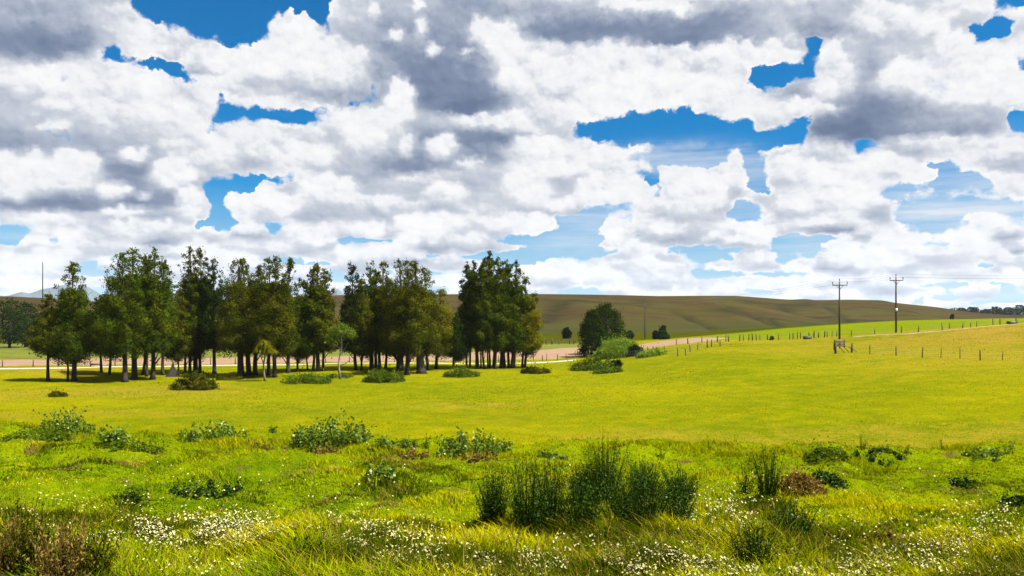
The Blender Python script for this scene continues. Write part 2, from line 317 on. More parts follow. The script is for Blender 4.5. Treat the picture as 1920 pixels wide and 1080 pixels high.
def mesh_np(name, v, f, mat=None, attrs=None, smooth=True, parent=None, loc=None, mats=None, midx=None):
    """one mesh object from arrays; f is (n,3) or (n,4) or a list of such arrays"""
    v = np.asarray(v, np.float32); fs = f if isinstance(f, list) else [f]; fs = [np.asarray(a, np.int32) for a in fs if len(a)]
    me = bpy.data.meshes.new(name); me.vertices.add(len(v)); me.vertices.foreach_set('co', v.ravel())
    tot = np.concatenate([np.full(len(a), a.shape[1], np.int32) for a in fs]); idx = np.concatenate([a.ravel() for a in fs])
    st = np.concatenate([[0], np.cumsum(tot)[:-1]]).astype(np.int32)
    me.loops.add(len(idx)); me.loops.foreach_set('vertex_index', idx)
    me.polygons.add(len(tot)); me.polygons.foreach_set('loop_start', st); me.polygons.foreach_set('loop_total', tot)
    if smooth: me.polygons.foreach_set('use_smooth', np.ones(len(tot), bool))
    if midx is not None: me.polygons.foreach_set('material_index', np.asarray(midx, np.int32))
    for k, a in (attrs or {}).items():
        a = np.asarray(a, np.float32)
        if a.ndim == 1: at = me.attributes.new(k, 'FLOAT', 'POINT'); at.data.foreach_set('value', a)
        else: at = me.attributes.new(k, 'FLOAT_COLOR', 'POINT'); at.data.foreach_set('color', np.concatenate([a, np.ones((len(a), 1), np.float32)], 1).ravel())
    me.update(calc_edges=True); me.validate()
    for m_ in (mats or [mat]):
        if m_: me.materials.append(m_)
    o = bpy.data.objects.new(name, me); COL.objects.link(o)
    if loc is not None: o.location = loc
    if parent is not None: o.parent = parent
    return o
def grid_faces(nr, nc, wrap=False):
    r, c = np.meshgrid(np.arange(nr-1), np.arange(nc if wrap else nc-1), indexing='ij'); c2 = (c+1) % nc
    return np.stack([r*nc+c, r*nc+c2, (r+1)*nc+c2, (r+1)*nc+c], -1).reshape(-1, 4)
def empty(name, loc, label, cat, group=None, rz=0.0):
    o = bpy.data.objects.new(name, None); COL.objects.link(o); o.location = loc; o.rotation_euler = (0, 0, rz); o.empty_display_size = .3
    tag(o, label, cat, group); return o
def tag(o, label=None, cat=None, group=None, kind=None):
    if label: o['label'] = label
    if cat: o['category'] = cat
    if group: o['group'] = group
    if kind: o['kind'] = kind
    return o
class Geo:
    """collects pieces of one mesh"""
    def __init__(s): s.v = []; s.q = []; s.t = []; s.a = []; s.n = 0
    def add(s, v, q=None, t=None, a=0.0):
        v = np.asarray(v, float).reshape(-1, 3); s.v.append(v)
        if q is not None and len(q): s.q.append(np.asarray(q, int)+s.n)
        if t is not None and len(t): s.t.append(np.asarray(t, int)+s.n)
        s.a.append(np.broadcast_to(np.asarray(a, float), (len(v),)).copy()); s.n += len(v)
    def tube(s, pts, rad, seg=8, a=0.0, cap=True):
        pts = np.asarray(pts, float); n = len(pts); rad = np.broadcast_to(rad, (n,))
        d = np.gradient(pts, axis=0); d /= np.linalg.norm(d, axis=1)[:, None]+1e-9
        ref = np.array([0, 0, 1.]) if abs(d[0][2]) < .8 else np.array([1., 0, 0])
        e1 = np.cross(d, ref); e1 /= np.linalg.norm(e1, axis=1)[:, None]; e2 = np.cross(d, e1)
        th = np.arange(seg)*2*math.pi/seg
        v = pts[:, None, :]+rad[:, None, None]*(np.cos(th)[None, :, None]*e1[:, None, :]+np.sin(th)[None, :, None]*e2[:, None, :])
        v = v.reshape(-1, 3); q = grid_faces(n, seg, True)
        if cap:
            v = np.vstack([v, pts[:1], pts[-1:]]); k = np.arange(seg)
            t = np.vstack([np.stack([(k+1) % seg, k, np.full(seg, n*seg)], 1), np.stack([(n-1)*seg+k, (n-1)*seg+(k+1) % seg, np.full(seg, n*seg+1)], 1)])
        else: t = None
        s.add(v, q, t, a)
    def box(s, c, d, rz=0.0, ax=None, a=0.0):
        x, y, z = [k/2 for k in d]
        v = np.array([[i*x, j*y, k*z] for i in (-1, 1) for j in (-1, 1) for k in (-1, 1)], float)
        if ax is None: cs, sn = math.cos(rz), math.sin(rz); v = v@np.array([[cs, sn, 0], [-sn, cs, 0], [0, 0, 1]])
        else: v = v@np.asarray(ax)
        s.add(v+np.asarray(c), [[0, 1, 3, 2], [4, 6, 7, 5], [0, 4, 5, 1], [2, 3, 7, 6], [0, 2, 6, 4], [1, 5, 7, 3]], None, a)
    def beam(s, p, q, w, h, a=0.0):
        p = np.asarray(p, float); q = np.asarray(q, float); d = q-p; L = np.linalg.norm(d); d = d/L
        ref = np.array([0, 0, 1.]) if abs(d[2]) < .9 else np.array([0, 1., 0]); e = np.cross(ref, d); e /= np.linalg.norm(e); g = np.cross(d, e)
        s.box((p+q)/2, (L, w, h), ax=np.array([d, e, g]), a=a)
    def build(s, name, mat, parent=None, smooth=False, loc=None):
        fs = []
        if s.q: fs.append(np.vstack(s.q))
        if s.t: fs.append(np.vstack(s.t))
        return mesh_np(name, np.vstack(s.v), fs, mat, {'tint': np.concatenate(s.a)}, smooth, parent, loc)

# ------------------------------------------------------------------ materials
def mat_new(name):
    m = bpy.data.materials.new(name); m.use_nodes = True; T = NT(m.node_tree); T.n.clear()
    out = T.new('ShaderNodeOutputMaterial'); return m, T, out
def attr(T, name, out='Fac'):
    n = T.new('ShaderNodeAttribute'); n.attribute_name = name; return n.outputs[out]
KA = .57
def kc(*c): return (c[0]*KA, c[1]*KA, c[2]*KA, 1)
def leaf_mat(name, dark, light, warm=None, trans=.32, gloss=.012, rough=.5):
    m, T, out = mat_new(name)
    t = attr(T, 'tint'); col = T.mix(t, kc(*dark), kc(*light))
    if warm:
        obj = T.new('ShaderNodeTexCoord').outputs['Object']
        col = T.mix(T.mr(T.noise(obj, .35, 3), .45, .65), col, kc(*warm))
    d = T.new('ShaderNodeBsdfDiffuse'); T.put(d.inputs['Color'], col)
    tr = T.new('ShaderNodeBsdfTranslucent'); T.put(tr.inputs['Color'], T.mix(.5, col, kc(light[0]*1.1, light[1]*1.1, light[2]*.6)))
    g = T.new('ShaderNodeBsdfGlossy'); g.inputs['Roughness'].default_value = rough; g.inputs['Color'].default_value = (.75, .85, .55, 1)
    a = T.new('ShaderNodeMixShader'); a.inputs[0].default_value = trans; T.l.new(d.outputs[0], a.inputs[1]); T.l.new(tr.outputs[0], a.inputs[2])
    b = T.new('ShaderNodeMixShader'); b.inputs[0].default_value = gloss; T.l.new(a.outputs[0], b.inputs[1]); T.l.new(g.outputs[0], b.inputs[2])
    T.l.new(b.outputs[0], out.inputs[0]); return m
def rough_mat(name, a, b, scale=3.0, stretch=(1, 1, 1), rough=.85, bump=.3, dist=.02, detail=5, spec=.1):
    m, T, out = mat_new(name); p = T.new('ShaderNodeBsdfPrincipled'); T.l.new(p.outputs[0], out.inputs[0])
    o = T.vm('MULTIPLY', T.new('ShaderNodeTexCoord').outputs['Object'], stretch)
    n = T.noise(o, scale, detail, .6); T.put(p.inputs['Base Color'], T.mix(T.mr(n, .3, .7), kc(*a), kc(*b)))
    p.inputs['Roughness'].default_value = rough; p.inputs['Specular IOR Level'].default_value = spec
    bp = T.new('ShaderNodeBump'); bp.inputs['Strength'].default_value = bump; bp.inputs['Distance'].default_value = dist
    T.put(bp.inputs['Height'], n); T.l.new(bp.outputs[0], p.inputs['Normal']); return m
# ------------------------------------------------------------------ ground, hills, track
def ground_mat():
    m, T, out = mat_new('pasture'); p = T.new('ShaderNodeBsdfPrincipled'); T.l.new(p.outputs[0], out.inputs[0])
    o = T.new('ShaderNodeTexCoord').outputs['Object']; bank = attr(T, 'bank'); dry = attr(T, 'dry')
    big = T.noise(T.vm('MULTIPLY', o, (.025, .035, 0)), 1.0, 5, .6); mid = T.noise(T.vm('MULTIPLY', o, (.45, .45, .3)), 1.0, 6, .7)
    fine = T.noise(o, 3.2, 5, .7); spk = T.noise(o, 9.0, 3, .7)
    f = T.m('ADD', T.m('MULTIPLY', T.m('SUBTRACT', mid, .5), 2.2), T.m('ADD', T.m('MULTIPLY', T.m('SUBTRACT', big, .5), 2.2), T.m('MULTIPLY', T.m('SUBTRACT', fine, .5), 1.8)))
    c = T.mix(T.m('ADD', f, .5, clamp=True), kc(.075, .100, .001), kc(.182, .166, .001))
    c = T.mix(T.m('MULTIPLY', dry, T.mr(T.m('ADD', f, .5), .1, .8)), c, kc(.20, .130, .018))
    c = T.mix(T.mr(T.m('ADD', T.m('MULTIPLY', spk, .5), T.m('MULTIPLY', mid, .5)), .56, .68, 0, .5), c, kc(.24, .22, .02))
    g = T.mix(T.m('ADD', T.m('MULTIPLY', f, .8), .5, clamp=True), kc(.05, .085, .001), kc(.15, .18, .001))
    g = T.mix(T.mr(T.noise(o, .9, 4, .6), .60, .70), g, kc(.075, .045, .015))
    c = T.mix(bank, c, g)
    T.put(p.inputs['Base Color'], c); p.inputs['Roughness'].default_value = 1; p.inputs['Specular IOR Level'].default_value = 0
    bp = T.new('ShaderNodeBump'); bp.inputs['Strength'].default_value = .8; bp.inputs['Distance'].default_value = .12
    T.put(bp.inputs['Height'], T.m('ADD', fine, T.m('MULTIPLY', spk, .5))); T.l.new(bp.outputs[0], p.inputs['Normal'])
    return m
M_GROUND = ground_mat()
def build_ground():
    r = np.concatenate([[.6, 1.5, 3], np.geomspace(4, 60, 330), np.geomspace(61, 700, 330), np.geomspace(720, 9000, 50)])
    th = np.concatenate([np.radians(np.linspace(-44, 44, 620)), np.radians(np.linspace(46, 314, 90))])
    R, TH = np.meshgrid(r, th, indexing='ij'); X = R*np.sin(TH); Y = R*np.cos(TH); Z = gz(X, Y)
    v = np.stack([X, Y, Z], -1).reshape(-1, 3); n = len(v); v = np.vstack([v, [[0, 0, float(gz(0, 0))]]])
    f = grid_faces(len(r), len(th), True); k = np.arange(len(th)); tri = np.stack([k, np.full(len(th), n), (k+1) % len(th)], 1)
    f = f[:, ::-1]
    X, Y = v[:, 0], v[:, 1]; u = np.clip(X/np.maximum(Y, 2)*F+960, -3000, 4000)
    bank = 1-sst(Y-crest_Y(u)-(fbm(X*.4, Y*.4, 3, 77)-.5)*3, 1.5, 5)
    px = HZ-(v[:, 2]-CAMZ)*F/np.maximum(Y, 2)
    dry = sst(X+(fbm(X*.02, Y*.03, 3, 41)-.5)*60, 20, 95)*sst(Y, 60, 110)*(1-sst(Y, 150, 175)*.75)
    dry = np.maximum(dry, sst(fbm(X*.03, Y*.06, 4, 5), .62, .75)*.6)
    o = mesh_np('ground', v, [f, tri[:, ::-1]], M_GROUND, {'bank': bank, 'dry': dry}); tag(o, kind='structure'); return o
build_ground()

def sheet(name, us, Y0, Y1, mat, lift=.05, n=5, jag=0.0):
    """a sheet laid on the ground between two lines given by bearing and distance"""
    us = np.asarray(us, float); uu = np.linspace(us[0], us[-1], int(abs(us[-1]-us[0])/3)+2)
    a = np.interp(uu, us, Y0); b = np.interp(uu, us, Y1)
    if jag: a = a+(fbm(uu*.05, uu*0, 4, 8)-.5)*jag; b = b+(fbm(uu*.04, uu*0+9, 4, 18)-.5)*jag
    t = np.linspace(0, 1, n)[:, None]; Y = a[None]*(1-t)+b[None]*t; X = (uu[None]-960)/F*Y
    Z = gz(X, Y)+lift*np.where((t > 0) & (t < 1), 1, -.3)
    o = mesh_np(name, np.stack([X, Y, Z], -1).reshape(-1, 3), grid_faces(n, len(uu)), mat); tag(o, kind='structure'); return o
M_SOIL = rough_mat('soil', (.16, .092, .050), (.24, .155, .092), .5, (.6, 2.5, 1), bump=.6, dist=.15)
M_BROWN = rough_mat('brown_earth', (.14, .085, .045), (.24, .145, .08), .8, bump=.8, dist=.3)
M_GRAVEL = rough_mat('gravel', (.26, .24, .18), (.36, .33, .27), 1.5, rough=.95)
M_GREEN = rough_mat('lush_grass', (.072, .105, .001), (.125, .14, .001), .15, (1, 2, 1), bump=.5, dist=.15, rough=1, spec=0)
M_DGREEN = rough_mat('far_grass', (.05, .068, .002), (.11, .115, .003), .15, (1, 2, 1), bump=.5, dist=.15)
sheet('field', [-700, 0, 450, 820, 1000, 1100], [141, 141, 146, 150, 165, 170], [215, 215, 215, 215, 215, 215], M_DGREEN, .04, 14)
sheet('ploughed_field', [-700, 0, 450, 700, 820, 1000, 1090, 1130], [122, 122, 128, 133, 137, 140, 141, 147], [141, 141, 147, 150, 160, 170, 186, 178], M_SOIL, .12, 12, 5)
sheet('gravel_road', [-700, 0, 450, 900, 1000, 1080], [114, 114.5, 125, 129, 130.5, 134.5], [116, 116.5, 126.6, 130.6, 132.2, 136.4], M_GRAVEL, .08, 4)
sheet('ploughed_field', [1195, 1230, 1290, 1330, 1365], [151, 150, 152, 158, 165], [176, 182, 184, 178, 168], M_SOIL, .14, 8, 3)

def hill(name, us, sky, Y0, YR, YB, mat, seed, amp=2.5, power=1.25, spurs=()):
    """rising ground to a ridge: skyline heights given by bearing, foot at Y0, ridge at YR"""
    nu, nv = 420, 110; uu = np.linspace(us[0], us[-1], nu); py = np.interp(uu, us, sky)
    for _ in range(2): py = np.convolve(np.pad(py, 4, 'edge'), np.ones(9)/9, 'valid')
    zr = CAMZ+(HZ-py)/F*YR
    vv = np.linspace(0, 1.25, nv)[:, None]; t = np.clip(vv, 0, 1)
    Y = Y0+(YR-Y0)*vv+0*uu[None]; X = (uu[None]-960)/F*Y
    prof = t**power; prof = prof*.6+.4*sst(t, 0, 1)
    Z = -1.5+(zr[None]+1.5)*prof
    nz = (fbm(X*.006, Y*.006, 4, seed)-.5)*2*amp+(fbm(X*.022, Y*.012, 3, seed+3)-.5)*amp*.9
    ridge = np.abs(fbm(X*.009+Y*.002, Y*.0025, 3, seed+7)-.5)*2
    Z = Z+(nz-ridge*amp*1.6)*np.sin(np.pi*np.clip(t, 0, 1))*np.clip(zr[None]/20, 0, 1)
    for (u0, v0, u1, v1, w, h) in spurs:                     # a spur (h>0) or gully (h<0) running down the slope
        f = np.clip((vv-v0)/(v1-v0), 0, 1); c = u0+(u1-u0)*f; a_, b_ = min(v0, v1), max(v0, v1); inside = sst(vv, a_-.12, a_+.08)*(1-sst(vv, b_-.08, b_+.05))
        Z = Z+h*np.exp(-((uu[None]-c)/w)**2)*inside
    fold = np.clip((.10-ridge)*9, 0, 1)*sst(t, .05, .2)*(1-sst(t, .7, .95))
    for (u0, v0, u1, v1, w, h) in spurs:                     # dark scrub colour in the gullies, painting in their shade as well
        if h < 0: f = np.clip((vv-v0)/(v1-v0), 0, 1); fold = np.maximum(fold, np.exp(-((uu[None]-u0-(u1-u0)*f)/(w*.8))**2)*sst(vv, min(v0, v1)-.05, min(v0, v1)+.1)*(1-sst(vv, max(v0, v1)-.1, max(v0, v1)+.05)))
    Z = np.where(vv > 1, zr[None]-(vv-1)*YR*.04, Z)
    o = mesh_np(name, np.stack([X, Y, Z], -1).reshape(-1, 3), grid_faces(nv, nu), mat, {'fold': (fold+0*X).ravel()}); tag(o, kind='structure'); return o
def hill_mat():
    m, T, out = mat_new('hill_pasture'); p = T.new('ShaderNodeBsdfPrincipled'); T.l.new(p.outputs[0], out.inputs[0])
    o = T.new('ShaderNodeTexCoord').outputs['Object']; z = T.sep(o)[2]
    a = T.noise(T.vm('MULTIPLY', o, (.006, .016, .05)), 1.0, 6, .62); b = T.noise(T.vm('MULTIPLY', o, (.05, .05, .2)), 1.0, 5, .65)
    f = T.m('ADD', T.m('MULTIPLY', a, .7), T.m('MULTIPLY', b, .35))
    c = T.mix(T.mr(f, .42, .58), kc(.115, .065, .018), kc(.140, .118, .017))
    c = T.mix(T.mr(T.m('ADD', z, T.m('MULTIPLY', a, 8)), 1.5, 10, 1, 0), c, kc(.085, .115, .010))
    fold = attr(T, 'fold'); c = T.mix(T.m('MULTIPLY', fold, T.mr(b, .3, .6)), c, kc(.030, .032, .010)); c = T.mix(T.mr(b, .60, .70, 0, .5), c, kc(.045, .042, .012))  # folds darkened in the colour so the relief shows under flat light
    T.put(p.inputs['Base Color'], c); p.inputs['Roughness'].default_value = .95; p.inputs['Specular IOR Level'].default_value = .05
    bp = T.new('ShaderNodeBump'); bp.inputs['Strength'].default_value = .7; bp.inputs['Distance'].default_value = 1.2
    T.put(bp.inputs['Height'], b); T.l.new(bp.outputs[0], p.inputs['Normal']); return m
M_HILL = hill_mat()
hill('hill', [-1400, -700, -200, 0, 90, 190, 300, 500, 630, 850, 990, 1100, 1200, 1290, 1330, 1390, 1440, 1500, 1580, 1700, 1900],
     [570, 560, 556, 554.5, 559, 566, 568, 558, 553, 551.5, 551, 552, 554, 557, 561, 569, 579, 592, 605, 612, 625], 260, 700, 1000, M_HILL, 3, 3.6,
     spurs=((1290, .98, 1420, .30, 28, 2.4), (1350, .9, 1470, .35, 12, -2.4), (1260, .6, 1360, .2, 12, -2.0), (1420, .7, 1500, .3, 9, -1.8), (1060, .7, 1020, .3, 30, -1.5), (1000, .95, 1120, .35, 60, 1.2), (700, .8, 760, .3, 40, 1.4)))
hill('hill', [1100, 1200, 1290, 1380, 1400, 1440, 1480, 1540, 1600, 1640, 1660, 1700, 1760, 1800, 1850, 1900, 2100, 2600],
     [556, 555.5, 554.5, 554.5, 556, 559, 562, 562.5, 561.5, 563, 565.5, 570, 576, 583, 588, 591, 594, 597], 420, 1100, 1500, M_HILL, 13, 4.6,
     spurs=((1500, .95, 1590, .25, 22, 2.6), (1540, .75, 1600, .2, 14, -2.6), (1640, .95, 1720, .4, 30, 2.0), (1450, .8, 1500, .3, 16, -2.2)))
M_MOUNT = rough_mat('far_mountain', (.04, .07, .09), (.09, .12, .14), .004, (1, 1, 2), bump=1.0, dist=40, detail=7)  # blue of the distant air is mixed into this base colour
def mountain(us, sky, Y, depth, seed):
    nu, nv = 160, 40; uu = np.linspace(us[0], us[-1], nu); py = np.interp(uu, us, sky)+(fbm(uu*.06, uu*0, 3, seed)-.5)*2.5
    zr = CAMZ+(HZ-py)/F*Y; vv = np.linspace(0, 1.6, nv)[:, None]; YY = Y-depth*(1-vv)+0*uu[None]; X = (uu[None]-960)/F*YY
    t = np.where(vv <= 1, vv, np.clip(2-vv, 0, 1)*1.0); Z = -5+(zr[None]+5)*np.clip(t, 0, 1)**.9
    Z = Z+(fbm(X*.004, YY*.003, 5, seed+2)-.5)*55*np.sin(np.pi*np.clip(vv, 0, 1))*np.clip(zr[None]/150, 0, 1)
    o = mesh_np('mountain', np.stack([X, YY, Z], -1).reshape(-1, 3), grid_faces(nv, nu), M_MOUNT); tag(o, kind='structure')
mountain([-200, -60, 0, 18, 40, 56, 80, 100, 122, 150, 166, 178, 196, 230, 300], [575, 560, 557, 553, 547, 550, 541, 537, 534, 540, 537, 545, 556, 575, 592], 5200, 900, 4)
mountain([590, 612, 622, 632, 642, 655, 680], [585, 560, 549, 541, 548, 562, 585], 6500, 800, 9)
# ------------------------------------------------------------------ trees and bushes
M_BARK = rough_mat('bark', (.014, .011, .008), (.060, .048, .036), 2.0, (3, 3, .6), bump=.8, dist=.04)
M_PALEBARK = rough_mat('pale_bark', (.16, .13, .10), (.30, .27, .22), 2.5, (3, 3, .6), bump=.6, dist=.03)
LEAF = {  # green and olive dark tones near black, painting crown shade into the leaves
 'green': leaf_mat('leaf_green', (.004, .011, .0008), (.072, .115, .004), (.085, .098, .003), .16, 0),
 'olive': leaf_mat('leaf_olive', (.008, .011, .0008), (.092, .108, .004), (.092, .090, .004), .16, 0),
 'dark': leaf_mat('leaf_dark', (.008, .020, .002), (.030, .052, .004), None, .22, 0),
 'bright': leaf_mat('leaf_bright', (.045, .056, .002), (.20, .195, .004), (.18, .15, .005), .32, 0),
 'lush': leaf_mat('leaf_lush', (.028, .066, .001), (.15, .205, .007), None, .3, .005),
 'hedge': leaf_mat('leaf_hedge', (.07, .14, .004), (.30, .42, .03), None, .3, .005),
 'weed': leaf_mat('leaf_weed', (.018, .050, .001), (.13, .20, .010), None, .3, .02, .45),
 'rush': leaf_mat('leaf_rush', (.005, .019, .001), (.044, .090, .003), None, .15, .01),
 'tan': leaf_mat('leaf_tan', (.09, .055, .012), (.24, .16, .04), None, .25, 0),
}
def leaf_quads(c, size, rg, up=.35, aspect=.5, out=None):
    """small leaf sprays at the points c, facing outwards from their clump where its direction is given"""
    n = len(c); d = rg.normal(size=(n, 3)); d[:, 2] += up*rg.uniform(-.3, 1.6, n)
    if out is not None: nn = out+rg.normal(size=(n, 3))*.38; nn /= np.linalg.norm(nn, axis=1)[:, None]; d -= (d*nn).sum(1)[:, None]*nn
    d[:, 0] += 1e-6; d /= np.linalg.norm(d, axis=1)[:, None]
    w = rg.normal(size=(n, 3)) if out is None else np.cross(nn, d/np.linalg.norm(d, axis=1)[:, None]); w -= (w*d).sum(1)[:, None]*d; w /= np.linalg.norm(w, axis=1)[:, None]
    s = size*rg.uniform(.6, 1.4, n)[:, None]; a = c-d*s*.5; b = c+d*s*.5; m = c+w*0
    v = np.stack([a, m+w*s*aspect*.5, b, m-w*s*aspect*.5], 1).reshape(-1, 3)
    return v, np.arange(4*n).reshape(-1, 4)
def crown_mesh(H, cb, hw, rg, nleaf, lsize, top=.12, shape='cone', gaps=.25, flat=1.0):
    """leaf clumps about a stem: returns clump centres, and leaf points with a tint"""
    nc = int(44+34*hw); cl = []
    for i in range(nc):
        t = rg.uniform(0, 1)**.85; z = cb+(H-cb)*t
        if shape == 'cone': R = hw*np.clip((.70+1.0*t) if t < .26 else (1-(t-.26)/.74)**.88*.95+.03, .03, 1.2)
        elif shape == 'spire': R = hw*(1-t)**.9+.08*hw
        else: R = hw*math.sqrt(max(0.02, 1-(2*t-1)**2*.92)) if shape == 'round' else hw*math.sqrt(max(.02, 1-t*t*.96))
        if t > 1-top: R = max(R, hw*.16)
        a = rg.uniform(0, 2*math.pi); r = R*math.sqrt(rg.uniform(.10, 1))*.86
        s = (.22+.16*rg.uniform())*hw*(1-.5*t)+.14
        if shape == 'cone' and t > .70: s = rg.uniform(.20, .56)*(1.45-t*.85); r = hw*rg.uniform(.05, .80)*(1.08-t)/.38
        cl.append((r*math.cos(a), r*math.sin(a), z-.12*r, s, rg.uniform(0, 1)))
    cl = np.array(cl); wgt = cl[:, 3]**2; wgt /= wgt.sum(); k = rg.choice(len(cl), nleaf, p=wgt)
    p = rg.normal(size=(nleaf, 3)); p /= np.linalg.norm(p, axis=1)[:, None]; outd = p.copy(); p *= rg.uniform(.25, 1, nleaf)[:, None]**.6
    p *= np.stack([cl[k, 3], cl[k, 3], cl[k, 3]*1.0*flat], 1); pts = cl[k, :3]+p
    tint = np.clip(.12+.62*cl[k, 4]+rg.normal(0, .09, nleaf)+.12*p[:, 2]/(cl[k, 3]+.01), 0, 1)
    # wisps that stand clear of the crown
    m = int(nleaf*.05); kk = rg.integers(0, len(cl), m); q = cl[kk, :3]+rg.normal(size=(m, 3))*cl[kk, 3][:, None]*np.array([.75, .75, .8])
    pts = np.vstack([pts, q]); tint = np.concatenate([tint, rg.uniform(.3, .9, m)]); e = rg.normal(size=(m, 3)); outd = np.vstack([outd, e/np.linalg.norm(e, axis=1)[:, None]])
    return cl, pts, tint, outd
def tree(u, Y, H, cb, hw, kind, tw, label, seed, name='conifer_tree', cat='tree', group=None, shape='cone', nleaf=None, lean=(0, 0), legs=.0, bark=None, lsize=None, top=.12):
    rg = np.random.default_rng(seed); p = P(u, Y); o = empty(name, p, label, cat, group, 0)
    lx, ly = lean; n = 9; t = np.linspace(0, 1, n)
    bend = np.cumsum(rg.normal(0, .035, (n, 2)), 0)*(H/10); bend[0] = 0
    sx = lambda tt: np.interp(tt, t, bend[:, 0]+lx*t*H); sy = lambda tt: np.interp(tt, t, bend[:, 1]+ly*t*H)
    pts = np.stack([sx(t), sy(t), t*H*.95-.15*(t == 0)], 1); r0 = tw/2
    rad = r0*(1-.86*t); rad[0] *= 1.55
    pts = np.insert(pts, 1, [sx(.03), sy(.03), H*.03], 0); rad = np.insert(rad, 1, r0*1.08)
    g = Geo(); g.tube(pts, rad, 8, .5)
    nl = nleaf or int(8500+hw*3600); cl, lp, tint, outd = crown_mesh(H, cb, hw, rg, nl, .3, shape=shape, top=top)
    zt = lambda z: np.clip(z/(H*.95), 0, 1)
    cl[:, 0] += sx(zt(cl[:, 2])); cl[:, 1] += sy(zt(cl[:, 2])); lp[:, 0] += sx(zt(lp[:, 2])); lp[:, 1] += sy(zt(lp[:, 2]))
    for c in cl[rg.permutation(len(cl))[:int(10+hw*5)]]:
        z0 = max(.35*cb, c[2]-rg.uniform(.6, 1.8)-.5*hw*.5); z0 = min(z0, H*.93); ft = zt(z0)
        a = np.array([sx(ft), sy(ft), z0]); b = c[:3]; mid = (a+b)/2+[0, 0, -.1]
        g.tube([a, mid, b], [r0*(1-.86*ft)*.42+.012, r0*.16*(1-.6*ft)+.012, .012], 5, .5, cap=False)
    g.build('trunk', bark or M_BARK, o, True)
    ls = lsize or .235; v, f = leaf_quads(lp, ls, rg, out=outd); mesh_np('crown', v, f, LEAF[kind], {'tint': np.repeat(tint, 4)}, False, o)
    return o
def pxtree(u, base, utop, top, cbpy, hwpx, kind, twpx, label, seed, dY=0.0, **kw):
    Y = dist_of(u, base)+dY; k = Y/F; H = (base-top)*k*1.01; hwpx = hwpx*1.38; cbpy += 8
    return tree(u, Y, H, (base-cbpy)*k, hwpx*k, kind, max(twpx*k, .16), label, seed, lean=((utop-u)*k/H, 0), **kw)

ORD = ['first', 'second', 'third', 'fourth', 'fifth', 'sixth', 'seventh', 'eighth', 'ninth', 'tenth', 'eleventh', 'twelfth', 'thirteenth', 'fourteenth', 'fifteenth']
CLUMPS = [
 ('far left clump of three', [
  (90,715,92,556,655,27,'olive',6), (127,713,122,552,665,24,'green',4), (139,714,140,494,664,33,'green',9)]),
 ('broad tallest clump', [
  (190,699,184,556,650,26,'dark',5), (205,702,208,520,650,30,'green',5), (234,716,228,476,650,38,'green',10), (252,712,250,466,648,34,'green',11), (268,704,268,478,642,30,'green',5),
  (275,705,275,490,642,28,'green',5), (286,712,289,466,645,34,'green',9), (305,704,308,492,642,26,'green',6)]),
 ('clump behind the olive bush', [
  (335,701,338,545,660,24,'olive',3), (347,699,345,528,658,28,'olive',5), (356,699,364,510,655,32,'olive',6), (367,699,361,467,645,28,'green',9), (375,699,376,470,645,26,'green',6), (402,700,402,487,645,25,'dark',7)]),
 ('clump around the thick pale trunk', [
  (452,707,449,489,648,38,'olive',13), (467,703,458,486,645,30,'green',10), (478,703,484,500,645,32,'olive',9), (504,704,504,487,650,30,'green',7), (515,709,522,485,648,34,'olive',8)]),
 ('clump left of the sapling', [
  (540,699,541,486,655,24,'green',7), (558,694,562,560,655,26,'bright',4), (577,694,576,530,650,22,'green',3), (587,696,588,505,645,25,'green',5), (597,696,597,492,645,25,'olive',8), (606,696,609,512,648,24,'olive',5)]),
 ('clump behind the sapling', [
  (667,695,659,497,650,23,'dark',6), (678,694,678,525,655,24,'olive',4), (697,692,693,491,645,27,'green',8), (705,690,707,508,645,24,'olive',6), (712,691,718,493,645,25,'olive',6), (723,690,729,522,650,22,'olive',5)]),
 ('dense clump of olive crowns', [
  (750,696,750,491,650,34,'olive',14), (763,704,765,489,650,32,'olive',9), (790,700,780,492,648,35,'olive',16), (803,694,800,502,650,34,'olive',6), (818,692,828,545,652,30,'bright',6), (850,691,856,588,662,24,'dark',4)]),
 ('right end clump', [
  (875,690,878,493,640,19,'green',4), (881,690,889,492,645,19,'dark',4), (895,692,894,512,640,18,'green',7), (902,690,903,500,645,18,'dark',3), (908,692,906,496,645,20,'green',4), (915,690,913,488,640,18,'green',3),
  (919,690,918,473,640,20,'green',4), (924,689,925,484,645,18,'green',3), (928,692,932,486,640,22,'green',5), (941,691,944,494,645,24,'green',9), (947,689,950,500,645,20,'green',4), (954,690,955,490,645,22,'green',5),
  (961,691,966,493,645,25,'green',9), (979,688,985,520,645,22,'olive',4), (984,689,996,556,655,24,'bright',5)]),
]
NAMEC = {'green': 'deep green', 'olive': 'olive', 'dark': 'blackish green', 'bright': 'yellow green'}
sd = 100
for cname, rows in CLUMPS:
    rows = sorted(rows, key=lambda r: r[0])
    for i, r in enumerate(rows):
        sd += 1; thin = 'thin' if r[7] < 6 else ('stout' if r[7] < 10 else 'thick')
        pxtree(*r[:8], f"{NAMEC[r[6]]} conifer, {ORD[i]} trunk from the left in the {cname}", sd, group='conifers of the grove in the pasture', dY=((sd*37) % 7-3)*.25)

